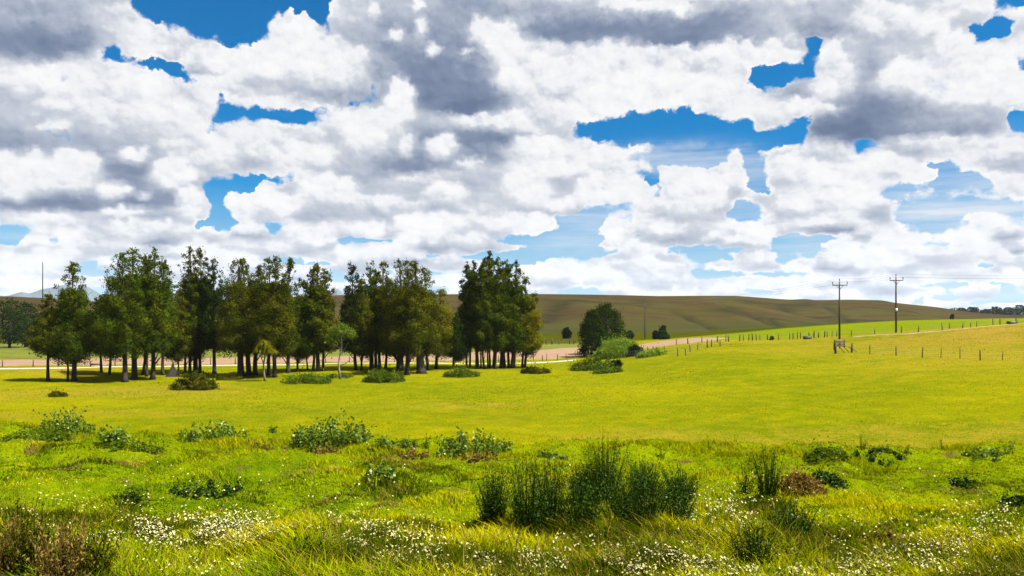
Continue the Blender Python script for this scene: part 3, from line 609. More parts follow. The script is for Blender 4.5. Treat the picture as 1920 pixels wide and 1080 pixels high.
# the crooked sapling and the tufted little tree in front of the grove
def sapling():
    Y = dist_of(638, 711); k = Y/F; p = P(638, Y); o = empty('sapling', p, 'crooked sapling with pale bare stem and flat green crown in front of the grove', 'tree')
    g = Geo(); q = lambda u, py: [(u-638)*k, 0, (711-py)*k]
    g.tube([q(638, 713), q(636, 695), q(635, 680), q(638, 664), q(641, 648), q(640, 634), q(643, 622)], [.17, .13, .11, .10, .085, .06, .03], 7)
    for a, b, c in (((636, 668), (645, 655), (655, 640)), ((640, 645), (632, 634), (626, 626)), ((641, 640), (650, 630), (659, 622)), ((636, 688), (650, 680), (662, 668)), ((639, 655), (628, 648), (622, 638))):
        m = q(*b); m[1] = .3; e = q(*c); e[1] = -.3; g.tube([q(*a), m, e], [.06, .045, .015], 5)
    g.build('trunk', M_PALEBARK, o, True)
    rg = np.random.default_rng(3); c = np.array([q(636, 622), q(625, 632), q(646, 616), q(656, 622), q(630, 616), q(641, 612), q(660, 630), q(622, 640), q(650, 628)]); c[:, 1] = rg.uniform(-1, 1, len(c))
    kk = rg.integers(0, len(c), 1700); pts = c[kk]+rg.normal(size=(1700, 3))*[.34, .34, .22]
    v, f = leaf_quads(pts, .24, rg); mesh_np('crown', v, f, LEAF['lush'], {'tint': np.repeat(rg.uniform(.2, 1, 1700), 4)}, False, o)
sapling()
def tufted():
    Y = dist_of(494, 715); k = Y/F; o = empty('cabbage_tree', P(494, Y), 'small yellowish tufted tree on a thin bent stem in front of the grove', 'tree')
    g = Geo(); q = lambda u, py: [(u-494)*k, 0, (715-py)*k]
    g.tube([q(497, 717), q(495, 700), q(494, 685), q(497, 668), q(500, 655)], [.16, .12, .10, .09, .07], 7); g.tube([q(494, 682), q(489, 668), q(488, 655)], [.07, .06, .04], 6)
    g.build('trunk', M_PALEBARK, o, True)
    rg = np.random.default_rng(5); V = []; n = 0
    for c in (q(500, 652), q(488, 657), q(508, 660), q(495, 645)):
        for i in range(130):
            d = rg.normal(size=3); d[2] = abs(d[2])*.7-.15; d /= np.linalg.norm(d); L = rg.uniform(.7, 1.25); w = np.cross(d, [0, 0, 1]); w /= np.linalg.norm(w)+1e-6; w *= .035
            a = np.array(c); m = a+d*L*.55+[0, 0, .08]; e = a+d*L+[0, 0, -.28*L]; V += [a-w, a+w, m+w*1.2, m-w*1.2, m-w*1.2, m+w*1.2, e+w*.2, e-w*.2]; n += 1
    V = np.array(V); mesh_np('crown', V, np.arange(len(V)).reshape(-1, 4), LEAF['bright'], {'tint': np.repeat(rg.uniform(.3, 1, len(V)//8), 8)}, False, o)
tufted()
# stump
M_STUMP = rough_mat('dark_stump_wood', (.010, .008, .006), (.035, .028, .02), 2.0, (3, 3, .6), bump=.8, dist=.04)  # the bark pattern again in a darker colour
def stump(u, py, h, w, label, seed):
    Y = dist_of(u, py); k = Y/F; rg = np.random.default_rng(seed); g = Geo(); n = 12; th = np.arange(n)*2*math.pi/n; rows = []
    for t in np.linspace(0, 1, 8):
        r = w*k/2*((1-t)**1.7+.10)*(1+.18*np.sin(3*th+seed)); zt = h*k*t*(1+.1*rg.uniform(-1, 1, n)*t); rows.append(np.stack([r*np.cos(th)+.1*t, r*np.sin(th), zt-.05], 1))
    v = np.vstack(rows+[[[0, 0, h*k]]]); f = grid_faces(8, n, True); kk = np.arange(n); tri = np.stack([7*n+kk, 7*n+(kk+1) % n, np.full(n, 8*n)], 1)
    o = mesh_np('tree_stump', v, [f, tri], M_STUMP, {'tint': np.full(len(v), .5)}, True, loc=P(u, Y)); tag(o, label, 'stump')
stump(323, 706, 27, 26, 'dark pointed tree stump standing in the grove shade', 1); stump(381, 702, 11, 5, 'short dark broken stub of trunk in the grove behind the olive bush', 4)

def bush(u, base, wpx, hpx, kind, label, seed, name='bush', cat='bush', lsize=.25, nleaf=3500, parts=None, Y=None, group=None, depth=.7, uneven=.5):
    """a low spreading bush made of rounded masses of leaves"""
    rg = np.random.default_rng(seed); Y = Y or dist_of(u, base); k = Y/F; W = wpx*k/2; H = hpx*k
    nc = int(22+W*8); a = rg.uniform(0, 2*math.pi, nc); r = np.sqrt(rg.uniform(0, 1, nc)); cx = r*np.cos(a)*W*.86; cy = r*np.sin(a)*W*.86*depth
    top = H*(1-uneven*rg.uniform(0, 1, nc))*np.sqrt(np.clip(1-(r*.9)**2, .05, 1)); s = (.10+.16*rg.uniform(size=nc))*W+.08
    s = np.minimum(s, H*.45); cz = np.maximum(top-s, s*.3)
    kk = rg.integers(0, nc, nleaf); d = rg.normal(size=(nleaf, 3)); d /= np.linalg.norm(d, axis=1)[:, None]; d[:, 2] = np.where(d[:, 2] < 0, d[:, 2]*cz[kk]/s[kk], d[:, 2])
    pts = np.stack([cx[kk], cy[kk], cz[kk]], 1)+d*(s[kk]*rg.uniform(.5, 1.05, nleaf))[:, None]
    nw = nleaf//9; kw = rg.integers(0, nc, nw); wp = np.stack([cx[kw], cy[kw], cz[kw]], 1)+rg.normal(size=(nw, 3))*(s[kw]*.75+.05)[:, None]; wp[:, 2] = np.abs(wp[:, 2])*1.15; pts = np.vstack([pts, wp]); kk = np.concatenate([kk, kw]); nleaf += nw
    base_p = P(u, Y); X0, Y0_, Z0 = base_p; pts[:, 2] += gz(X0+pts[:, 0], Y0_+pts[:, 1])-Z0; 
    v, f = leaf_quads(pts, lsize, rg); tn = np.clip(.02+.7*rg.uniform(size=nc)[kk]+rg.normal(0, .2, nleaf), 0, 1)
    o = mesh_np(name, v, f, LEAF[kind], {'tint': np.repeat(tn, 4)}, False, loc=base_p); tag(o, label, cat, group); return o
bush(364, 731, 86, 31, 'olive', 'large rounded olive bush in front of the grove, left of the tufted tree', 11, nleaf=6500)
bush(577, 718, 100, 22, 'lush', 'wide low green bramble patch left of the crooked sapling', 12, nleaf=5000, lsize=.2)
bush(719, 716, 80, 27, 'lush', 'rounded green bush right of the crooked sapling', 13, nleaf=5000)
bush(868, 706, 76, 18, 'lush', 'flat green bush before the right end clump of conifers', 14, nleaf=3500)
bush(1003, 700, 54, 16, 'olive', 'low dark bush by itself just right of the grove', 15, nleaf=3500)
bush(108, 744, 36, 13, 'olive', 'brownish tussock alone in the field at far left', 16, nleaf=1800, lsize=.16)
bush(640, 708, 60, 12, 'lush', 'thin low weeds at the foot of the crooked sapling', 17, nleaf=1200, lsize=.18)
bush(432, 712, 60, 10, 'olive', 'low scrub in the shade between the olive bush and the tufted tree', 18, nleaf=1800, lsize=.18)
bush(1112, 693, 84, 28, 'lush', 'broad green mound of scrub in front of the round dark tree', 19, nleaf=5500, uneven=.85)
bush(1140, 699, 60, 14, 'lush', 'low front edge of the scrub mound, spreading right', 119, nleaf=2400, uneven=.9)
bush(1152, 690, 34, 18, 'dark', 'darker small shrub on the front of the scrub mound', 20, nleaf=2600)
bush(1158, 670, 96, 40, 'hedge', 'bright leafy hedge bush beside the round dark tree', 21, nleaf=11000, uneven=.35)
bush(1222, 668, 60, 18, 'hedge', 'low green bush trailing right of the hedge bush', 22, nleaf=3500)
bush(1190, 668, 34, 26, 'dark', 'small dark shrub at the shaded end of the hedge bush', 29, nleaf=2600)
def round_tree(u, base, top, wpx, kind, label, seed, Y=None, nleaf=5200, lsize=.4, name='broadleaf_tree', cb=.12, group=None, shape='round', tw=5):
    Y = Y or dist_of(u, base); k = Y/F; H = (base-top)*k
    return tree(u, Y, H, H*cb, wpx/2*k, kind, tw*k, label, seed, name=name, shape=shape, nleaf=nleaf, lsize=lsize, group=group)
round_tree(1109, 669, 583, 62, 'dark', 'blackish green round tree merging into the big one beside the hedge', 31, nleaf=11000, lsize=.3, shape='dome', cb=.03)
round_tree(1137, 669, 579, 72, 'dark', 'big round dark green tree with sunlit top beside the bright hedge bush', 32, Y=150, nleaf=16000, lsize=.3, cb=.03)
bush(1152, 622, 46, 34, 'olive', '', 33, Y=147) if False else None
bg = 'dark round trees along the foot of the hill'
BT = [(-50,662,570,90,'cut off by the frame edge'), (18,660,571,70,'leftmost whole one'), (48,658,575,54,'just left of the grove'), (90,656,600,50,'behind the far left clump'), (160,655,606,52,'between the two leftmost clumps'),
      (335,656,628,40,'behind the stump'), (388,655,624,44,'behind the gap after the olive bush'), (425,655,630,40,'left of the thick pale trunk'), (560,655,632,40,'behind the slim pointed tree'), (630,655,626,40,'behind the crooked sapling'), (850,655,622,30,'before the right end clump')]
for i, (u, b, t, w, wh) in enumerate(BT): round_tree(u, b, t, w, 'dark', f'dark round tree at the foot of the hill, {wh}', 50+i, Y=178+i % 3*6, nleaf=3200, lsize=.5, group=bg, cb=.15)
HT = [(1062,622,602,20,'small dark tree alone on the green slope before the hill'), (1181,632,618,15,'small dark tree peeping over the hedge bush'), (1243,636,611,26,'dark pointed tree on the slope right of the faint pole'), (1230,634,618,12,'small dark shrub touching the pointed slope tree')]
for i, (u, b, t, w, lb) in enumerate(HT): round_tree(u, b, t, w, 'dark', lb, 70+i, Y=(262, 235, 205, 212)[i], nleaf=2600, lsize=.5, cb=.03, shape='spire' if i == 2 else 'round')
# wooded skyline far off at the right
M_FARTREE = rough_mat('far_foliage', (.020, .035, .015), (.045, .065, .025), .05, bump=1, dist=3)
rgf = np.random.default_rng(9)
for i, (u, top, w) in enumerate([(1800,578,26), (1822,576,22), (1845,580,20), (1868,576,24), (1890,577,24), (1905,573,30), (1925,574,30), (1950,572,34), (1785,582,18), (1856,582,22), (1985,573,40), (2030,575,50)]):
    Y = 1500.0+(i*53 % 7)*25; k = Y/F; g = Geo()
    W = w*k*.62; H = (594-top)*k+6; n = 900
    c = rgf.uniform(-1, 1, (12, 3))*[W*.6, W*.4, H*.22]+[0, 0, H*.62]; kk = rgf.integers(0, 12, n); d = rgf.normal(size=(n, 3)); d /= np.linalg.norm(d, axis=1)[:, None]
    pts = c[kk]+d*W*.36; pts[:, 2] = np.clip(pts[:, 2], .5, H); v, f = leaf_quads(pts, 3.2, rgf, aspect=.8)
    o = empty('far_tree', (float((u-960)/F*Y), Y, 0), 'dark tree on the distant wooded skyline at the far right', 'tree', 'trees of the distant skyline')
    g.tube([(0, 0, -.5), (0, 0, H*.5)], [.9, .5], 5); g.build('trunk', M_BARK, o); mesh_np('crown', v, f, M_FARTREE, None, False, o)
# ------------------------------------------------------------------ poles, wires, fences and small farm things
M_WOOD = rough_mat('weathered_wood', (.040, .032, .025), (.13, .105, .08), 3, (2, 2, .5), bump=.6, dist=.01)
M_GREYWOOD = rough_mat('grey_wood', (.16, .14, .12), (.30, .27, .23), 3, (2, 2, .5), bump=.5, dist=.01)
M_WIRE = rough_mat('galvanised_wire', (.20, .20, .20), (.30, .30, .30), 5)
M_DARK = rough_mat('black_plastic', (.012, .012, .013), (.025, .025, .025), 2, rough=.5)
M_WHITE = rough_mat('white_plate', (.70, .70, .68), (.80, .80, .78), 2, rough=.5)
M_PORC = rough_mat('insulator', (.10, .10, .11), (.20, .20, .21), 2, rough=.3)
def pole(u, base, top, label, armpx, Y=None, mat=None, plate=False, thick=.15, up=8):
    Y = Y or dist_of(u, base); k = Y/F; p = P(u, Y); H = (base-top)*k; o = empty('power_pole', p, label, 'power pole', 'poles of the power line')
    g = Geo(); g.tube([(0, 0, -.4), (0, 0, H*.5), (0, 0, H-.15)], [thick*1.25, thick*1.05, thick*.8], 10); g.build('pole', mat or M_WOOD, o, True)
    za = H-up*k; a = armpx*k/2; g = Geo(); g.box((0, -thick-.05, za), (2*a, .12, .16)); g.beam((-a*.5, -thick-.02, za), (0, -thick-.02, za-.8), .05, .06); g.beam((a*.5, -thick-.02, za), (0, -thick-.02, za-.8), .05, .06)
    g.build('crossarm', mat or M_WOOD, o)
    ends = []
    for x, z, y in ((-a*.97, za, -thick-.05), (a*.97, za, -thick-.05), (0, H-.2, 0)):
        g = Geo(); g.tube([(x, y, z), (x, y, z+.25)], [.03, .03], 6); g.tube([(x, y, z+.2), (x, y, z+.3), (x, y, z+.42), (x, y, z+.55), (x, y, z+.66)], [.05, .10, .08, .10, .05], 8)
        g.build('insulator', M_PORC, o, True); ends.append(p+Vector((x, y, z+.66)))
    if plate: g = Geo(); g.box((0, -thick-.06, (base-581)*k), (.42, .04, .55)); g.build('sign_plate', M_WHITE, o)
    return ends
eA = pole(1574, 636, 527, 'left one of the two dark power poles against the sky', 28)
eB = pole(1680, 623.5, 518, 'right one of the two dark power poles, with a white plate', 25, plate=True)
eC = pole(1209, 630, 563, 'faint pale power pole low against the brown hill', 23, Y=235, mat=M_GREYWOOD, thick=.16)
def wire(a, b, label, sag):
    t = np.linspace(0, 1, 24)[:, None]; a = np.array(a); b = np.array(b); p = a*(1-t)+b*t; p[:, 2] -= 4*sag*(t*(1-t))[:, 0]
    g = Geo(); g.tube(p-a, np.full(24, .014), 4); o = g.build('power_wire', M_WIRE, loc=tuple(a)); tag(o, label, 'wire', 'wires of the power line')
far = [Vector(((2250-960)/F*165, 165, 17.5))+(e-eB[1])*.9 for e in eB]
for i, w in enumerate(('front', 'rear', 'middle')):
    wire(eC[i], eA[i], f'{w} sagging wire between the faint pole and the left dark pole', 1.2)
    wire(eA[i], eB[i], f'{w} wire between the two dark power poles', .35)
    wire(eB[i], far[i], f'{w} wire running right out of the frame from the plated pole', .8)
# the tall thin mast on the left skyline
def mast():
    Y = 650; k = Y/F; z0 = CAMZ+(HZ-560)*k; o = empty('mast', ((80-960)*k, Y, z0-3), 'tall thin grey mast on the hill at the far left', 'mast')
    g = Geo(); H = (560-492)*k+3
    g.tube([(0, 0, 0), (0, 0, H*.6), (0, 0, H)], [.42, .38, .30], 8); g.build('shaft', M_GREYWOOD, o, True)
    g = Geo(); g.tube([(0, 0, H-.2), (0, 0, H+1.2)], [.1, .05], 6); g.build('antenna', M_GREYWOOD, o)
mast()
RF = random.Random(4)
def fence(label, pts, h=1.15, mat=None, wires=4, group=None, thick=.075):
    """posts at bearings/rows of the photo, wires between them; pts = (u, base py or ('Y', distance))"""
    ps = [P(u, b[1] if isinstance(b, tuple) else dist_of(u, b)) for u, b in pts]; o = empty('wire_fence', ps[0], label, 'fence', group)
    tops = []
    for q in ps:
        d = q-ps[0]; hh = h*RF.uniform(.85, 1.12); lx, ly = RF.gauss(0, .05), RF.gauss(0, .05); r = thick*RF.uniform(.8, 1.4); g = Geo()
        g.tube([(d.x, d.y, d.z-.3), (d.x+lx*.5, d.y+ly*.5, d.z+hh*.6), (d.x+lx, d.y+ly, d.z+hh)], [r, r, r*.9], 6); g.build('post', mat or M_WOOD, o); tops.append((d, lx, ly))
    g = Geo()
    for a, b in zip(tops[:-1], tops[1:]):
        for i in range(wires):
            z = h*(.9-.22*i); g.tube([(a[0].x, a[0].y, a[0].z+z), ((a[0].x+b[0].x)/2, (a[0].y+b[0].y)/2, float(gz((a[0].x+b[0].x)/2+ps[0].x, (a[0].y+b[0].y)/2+ps[0].y))-ps[0].z+z-.03), (b[0].x, b[0].y, b[0].z+z)], np.full(3, .006), 3)
    g.build('wire', M_WIRE, o); return o
fence('straggling fence of dark posts below the green rise, up to the left dark pole', [(u, ('Y', 151)) for u in (1268, 1290, 1316, 1345, 1361, 1366, 1387, 1394, 1404, 1411, 1418, 1425, 1439, 1460, 1481, 1487, 1495, 1501, 1517, 1526, 1535, 1546, 1551, 1560, 1569)], h=1.3, thick=.09)
fence('fence climbing along the track to the right edge', [(1596, ('Y', 149)), (1640, ('Y', 149)), (1690, ('Y', 146)), (1722, ('Y', 145)), (1767, ('Y', 147)), (1780, ('Y', 152)), (1805, ('Y', 150)), (1820, ('Y', 151)), (1831, ('Y', 152)), (1862, ('Y', 156)), (1875, ('Y', 158)), (1905, ('Y', 160)), (1960, ('Y', 163))], h=1.25)
fence('fence of thin posts crossing the ochre pasture at right', [(1631, 664), (1680, 667), (1729, 671), (1764, 671), (1800, 673), (1838, 676), (1879, 676), (1921, 677), (1975, 678)], h=1.2, thick=.05)
fence('short broken fence leading from the hedge bush over the hump', [(1175, 671), (1192, 672), (1215, 664), (1225, 661), (1245, 660), (1271, 668), (1286, 667), (1294, 660), (1308, 656), (1326, 652), (1334, 650), (1350, 650)], h=1.3, thick=.08)
fence('fence between the gravel road and the ploughed field', [(u, ('Y', float(np.interp(u, [0, 450, 900, 1080], [119.5, 127.3, 133, 138])))) for u in (-40, 5, 62, 110, 216, 250, 295, 330, 366, 395, 441, 462, 500, 560, 611, 655, 700, 740, 770, 854, 870, 905, 935, 965, 1000, 1017, 1025, 1045, 1062)], h=1.15, thick=.06)
fence('fence along the far green field left of the round dark tree', [(u, ('Y', 200)) for u in (620, 690, 840, 862, 930, 985, 1005, 1024, 1035, 1048, 1068, 1076)], h=1.6, thick=.1)

def gate():
    Y = dist_of(1581, 662); k = Y/F; q = lambda u, py, d=0: (((u-1581)*k), d, (662-py)*k); o = empty('stock_gate', P(1581, Y), 'dark wooden stock gate with leaning rails in the pasture below the left power pole', 'gate')
    for (u, b, t, d, r) in ((1566.5, 663, 643, 0, .17), (1596, 663, 644, -.2, .15), (1578, 655, 638, 2.5, .14), (1601, 650, 638, 3.2, .14), (1590, 652, 641, 2.8, .10)):
        g = Geo(); g.tube([q(u, b+3, d), q(u, (b+t)/2, d), q(u+.5, t, d)], [r, r*.95, r*.9], 8); g.build('post', M_WOOD, o, True)
    for z in (640.5, 643.5, 646.5, 649.5): g = Geo(); g.beam(q(1577, z+1, 2.4), q(1602, z, 3.1), .05, .17); g.build('rail', M_WOOD, o)
    for a, b in (((1567, 645), (1577, 650)), ((1574, 650), (1584, 661)), ((1583, 651), (1593, 661)), ((1590, 650), (1608, 660))): g = Geo(); g.beam(q(*a, .1), q(*b, .2), .05, .08); g.build('brace', M_WOOD, o)
gate()
def rail_bench():
    Y = dist_of(180, 688); k = Y/F; o = empty('rail_barrier', P(180, Y), 'low wooden rail on two posts beside the road, between the two leftmost clumps', 'barrier')
    for x in (-.85, .85): g = Geo(); g.box((x, 0, .45), (.14, .14, 1.0)); g.build('post', M_WOOD, o)
    g = Geo(); g.box((0, -.1, .42), (1.8, .06, .24)); g.build('rail', M_WOOD, o)
rail_bench()
def trough(u, Y, w, h, label):
    o = empty('water_trough', P(u, Y), label, 'trough'); n = 20; th = np.arange(n)*2*math.pi/n; rows = []
    for r, z in ((1, -.05), (1.02, h), (.90, h), (.88, h*.3)): rows.append(np.stack([r*w/2*np.cos(th), r*w/4*np.sin(th), np.full(n, z)], 1))
    v = np.vstack(rows+[[[0, 0, h*.3]]]); kk = np.arange(n); mesh_np('basin', v, [grid_faces(4, n, True), np.stack([3*n+kk, 3*n+(kk+1) % n, np.full(n, 4*n)], 1)], M_DARK, None, False, o)
    m, T, out = mat_new('trough_water'); p = T.new('ShaderNodeBsdfPrincipled'); p.inputs['Base Color'].default_value = (.02, .03, .03, 1); p.inputs['Roughness'].default_value = .05; T.l.new(p.outputs[0], out.inputs[0])
    v = np.stack([.895*w/2*np.cos(th), .895*w/4*np.sin(th), np.full(n, h*.85)], 1); v = np.vstack([v, [[0, 0, h*.85]]]); mesh_np('water', v, np.stack([kk, (kk+1) % n, np.full(n, n)], 1), m, None, False, o)
trough(1514, 149, 1.7, .55, 'black water trough by the fence left of the left dark pole')
trough(1898, 158, 2.2, .55, 'black water trough beside the track at the right edge')
bush(1447, 0, 9, 9, 'dark', 'small dark bush in the fence line on the green rise', 41, Y=150, nleaf=900, lsize=.14)
bush(1785, 0, 8, 14, 'dark', 'tiny dark tree on the shaded hillside near the skyline trees', 42, Y=300, nleaf=700, lsize=.3)
# the farm track up the rise: two worn ruts
M_TRACK = rough_mat('worn_track', (.12, .10, .04), (.26, .20, .11), .6)
def track():
    us = np.array([1600, 1650, 1700, 1760, 1820, 1880, 1960, 2100.]); Y = np.array([146.5, 146, 143, 144, 148, 155, 158, 160.])
    sheet('farm_track', us, Y-.8, Y+.8, M_TRACK, .06, 5, 1.4)
track()
sheet('field', [1280, 1340, 1420, 1500, 1600, 1700, 1850, 2000, 2300], [170, 160, 154, 153, 151, 150, 153, 163, 170], [186, 240, 262, 268, 274, 285, 300, 300, 300], M_GREEN, .07, 30)
sheet('gravel_road', [1192, 1215, 1240], [130, 132, 136], [133, 135, 139], M_GRAVEL, .10, 3)
# ------------------------------------------------------------------ the near bank: grass, flowers, weeds, broom
def blades(X, Y, h, w, lean, rg, tint, curl=.35):
    """bent ribbons, five vertices each"""
    n = len(X); Z = gz(X, Y)-.01; a = rg.uniform(0, 2*math.pi, n); wx, wy = np.cos(a)*w/2, np.sin(a)*w/2
    la = rg.uniform(0, 2*math.pi, n); lx = np.cos(la)*lean*h*rg.uniform(.2, 1, n)-.10*h; ly = np.sin(la)*lean*h*rg.uniform(.2, 1, n)
    zz = lambda f: Z+h*f*(1-.25*lean*f)
    v = np.stack([np.stack([X-wx, Y-wy, Z], 1), np.stack([X+wx, Y+wy, Z], 1), np.stack([X+lx*.38+wx*.8, Y+ly*.38+wy*.8, zz(.58)], 1),
                  np.stack([X+lx*.38-wx*.8, Y+ly*.38-wy*.8, zz(.58)], 1), np.stack([X+lx, Y+ly, zz(1)], 1)], 1).reshape(-1, 3)
    b = np.arange(n)*5; q = np.stack([b, b+1, b+2, b+3], 1); t = np.stack([b+3, b+2, b+4], 1)
    return v, q, t, np.repeat(tint, 5, axis=0)
def grass_mat():
    m, T, out = mat_new('grass_blade'); c = attr(T, 'tint', 'Color')
    d = T.new('ShaderNodeBsdfDiffuse'); T.put(d.inputs['Color'], c); tr = T.new('ShaderNodeBsdfTranslucent'); T.put(tr.inputs['Color'], T.mix(.5, c, (.11, .135, .001, 1)))
    a = T.new('ShaderNodeMixShader'); a.inputs[0].default_value = .45; T.l.new(d.outputs[0], a.inputs[1]); T.l.new(tr.outputs[0], a.inputs[2])
    T.l.new(a.outputs[0], out.inputs[0]); return m
M_BLADE = grass_mat()
rg = np.random.default_rng(77)
def palette(X, Y, n, dryness=0.0, bankw=1.0):
    lush = np.array([.125, .22, .001]); mid = np.array([.29, .345, .0015]); yel = np.array([.48, .44, .002]); dk = np.array([.016, .040, .001]); dr = np.array([.32, .22, .04]); lush, mid, yel, dk, dr = [q*KA for q in (lush, mid, yel, dk, dr)]
    a = fbm(X*.33, Y*.45, 4, 51); b = fbm(X*1.1, Y*1.4, 3, 61); r = rg.uniform(0, 1, n)
    f = np.clip((a-.5)*3.4+.5+(b-.5)*1.2+rg.normal(0, .16, n), 0, 1)[:, None]
    c = np.where(f < .5, lush+(mid-lush)*f*2, mid+(yel-mid)*(f-.5)*2)
    k = (sst(fbm(X*.7+40, Y*.9, 4, 71),   .505, .64)*.92)[:, None]; c = c*(1-k)+dk*k  # near-black patches put the shade of pockets in the turf into the colour
    k = (r < .07+dryness+.35*sst(fbm(X*.5+9, Y*.8, 3, 81), .60, .72))[:, None]; return np.where(k, dr*rg.uniform(.6, 1.2, n)[:, None], c)
SPOTS = [(128,818,.2), (214,832,.15), (402,832,.2), (440,832,.2), (590,842,.2), (640,842,.2), (715,846,.15), (860,854,.2), (910,854,.2), (712,908,.15), (1500,920,.2), (1552,862,.12), (1440,944,.2)]+[(u, 1022-(u % 3)*6, .15) for u in range(905, 1300, 22)]+[(u, 1050, .25) for u in (1400, 1430, 1470, 1500)]+[(u, 1072, .3) for u in (200, 240, 560, 600)]
def near_grass():
    n = 330000; t = rg.uniform(0, 1, n); Y = 6.6*(27/6.6)**(t**.92); X = rg.uniform(-.80, .80, n)*Y
    u = X/Y*F+960; tall = 1-sst(Y, 9.3, 12.5); lump = fbm(X*.9, Y*1.1, 3, 91)
    h = (.045+.13*sst(lump, .45, .75)+.20*tall*rg.uniform(.2, 1, n))*rg.uniform(.55, 1.3, n); w = rg.uniform(.006, .012, n)*(1+Y/18)
    for (wu, wb, hh) in SPOTS:                              # longer grass where it is not grazed, round the stems of the weeds
        wy = dist_of(wu, wb, 6.0, 30.0, .05); wx = (wu-960)/F*wy; h = h+hh*np.exp(-((X-wx)**2+(Y-wy)**2*.7)/.16)*rg.uniform(.2, 1, n)
    c = palette(X, Y, n, .10*tall); k = (sst(Y-crest_Y(u)+fbm(X*.5, Y*.5, 3, 33)*5, -3.5, 2.5)*.75)[:, None]; c = c*(1-k)+k*KA*np.array([.27, .265, .001])*rg.uniform(.6, 1.25, n)[:, None]   # runs into the grass of the field
    V, Q, T_, A = blades(X, Y, h, w, .95, rg, c)
    # the field beyond: short tufts, thinning with distance
    m = 210000; Y2 = 44*(150/44)**rg.uniform(0, 1, m); X2 = rg.uniform(-.72, .72, m)*Y2; h2 = rg.uniform(.03, .075, m)*(1+.6*sst(fbm(X2*.2, Y2*.2, 3, 7), .5, .7)); w2 = rg.uniform(.02, .05, m)*(Y2/60)
    ye = np.array([.25, .228, .001]); gr = np.array([.11, .155, .001]); st = np.array([.26, .20, .04]); ye, gr, st = ye*KA, gr*KA, st*KA; f = np.clip((fbm(X2*.06, Y2*.10, 4, 15)-.5)*5+.5+rg.normal(0, .25, m), 0, 1)[:, None]
    c2 = gr+(ye-gr)*f; c2 = np.where((rg.uniform(0, 1, m) < .10+.55*sst(X2+30*(fbm(X2*.03, Y2*.04, 3, 19)-.5), 25, 95)*sst(Y2, 60, 120))[:, None], st, c2)
    V2, Q2, T2, A2 = blades(X2, Y2, h2, w2, .5, rg, c2)
    o = mesh_np('grass', np.vstack([V, V2]), [np.vstack([Q, Q2+len(V)]), np.vstack([T_, T2+len(V)])], M_BLADE, {'tint': np.vstack([A, A2])}, False); tag(o, 'yellow green pasture grass, rough and lumpy on the near bank', 'grass', kind='stuff')
near_grass()
def nearY(u, py): return dist_of(u, py, 6.0, 30.0, .05)

# plants made of upright stems
def stems_plant(u, base, top, wpx, n, kind, label, name='broom_plant', cat='shrub', group=None, seed=0, thick=.006, leafy=14, lean=.34, leaf=.042, splay=.45, Y=None, inner=True):
    r = np.random.default_rng(seed+int(u)*7+int(base)); Y = Y or nearY(u, base); k = Y/F; p = P(u, Y); H = (base-top)*k; W = wpx*k/2
    o = empty(name, p, label, cat, group); V = []; TT = []; L = []; LT = []
    for i in range(n):
        a = r.uniform(0, 2*math.pi); rad = math.sqrt(r.uniform(0, 1)); x, y = rad*math.cos(a)*W*splay, rad*math.sin(a)*W*splay
        h = H*(1-.45*rad*r.uniform(.3, 1))*r.uniform(.40, 1.06); ex = x+math.cos(a)*W*(1-splay)*rad+r.normal(0, lean*.25)*h; ey = y+math.sin(a)*W*(1-splay)*rad+r.normal(0, lean*.25)*h
        z0 = float(gz(p.x+x, p.y+y))-p.z-.03; t = np.linspace(0, 1, 5); cx = x+(ex-x)*t**1.4; cy = y+(ey-y)*t**1.4; cz = z0+h*t
        th = r.uniform(0, math.pi); wd = thick*r.uniform(.7, 1.4)*(1-.75*t); tn = r.uniform(.1, 1)
        for (ax, ay) in ((math.cos(th), math.sin(th)), (-math.sin(th), math.cos(th))):
            b = len(V)*4
            for j in range(4):
                V.append([[cx[j]-ax*wd[j], cy[j]-ay*wd[j], cz[j]], [cx[j]+ax*wd[j], cy[j]+ay*wd[j], cz[j]], [cx[j+1]+ax*wd[j+1], cy[j+1]+ay*wd[j+1], cz[j+1]], [cx[j+1]-ax*wd[j+1], cy[j+1]-ay*wd[j+1], cz[j+1]]]); TT.append(tn)
        if leafy:
            q = r.uniform(.15, 1, leafy)**.8; off = r.normal(0, .022, (leafy, 3)); L.append(np.stack([np.interp(q, t, cx), np.interp(q, t, cy), np.interp(q, t, cz)], 1)+off); LT.append(np.clip(tn*.5+.5*q*r.uniform(.4, 1.2, leafy), 0, 1))
    V = np.array(V).reshape(-1, 3); mesh_np('stems', V, np.arange(len(V)).reshape(-1, 4), LEAF[kind], {'tint': np.repeat(TT, 4)}, False, o)
    if leafy:
        L = np.vstack(L); v, f = leaf_quads(L, leaf, r, up=1.6, aspect=.35); mesh_np('leaves', v, f, LEAF[kind], {'tint': np.repeat(np.concatenate(LT), 4)}, False, o)
    return o
BR = [(930,1000,882,70,'leftmost broom plant of the big dark stand'), (985,1008,866,80,'second broom plant from the left in the big dark stand'), (1040,1012,862,80,'third broom plant from the left in the big dark stand'), (1088,1012,878,74,'fourth broom plant from the left in the big dark stand'),
      (1133,950,826,72,'tallest broom plant, rising behind the middle of the dark stand'), (1160,1006,885,80,'broom plant in front of the tallest one'), (1212,1012,885,84,'second broom plant from the right in the big dark stand'), (1262,1004,900,74,'rightmost broom plant of the big dark stand'), (1095,930,868,60,'small broom plant left of the tallest one'), (1196,940,868,60,'broom plant behind, just right of the tallest one'), (1275,940,880,70,'lower broom plant behind the right end of the dark stand')]
BJ = [(-6, -18, 8), (4, 2, -6), (-8, -12, 10), (6, 4, 12), (0, -4, 4), (8, -14, 6), (-10, 2, -8), (4, -10, 12), (0, 6, 4), (10, -6, 0), (0, 0, 0)]
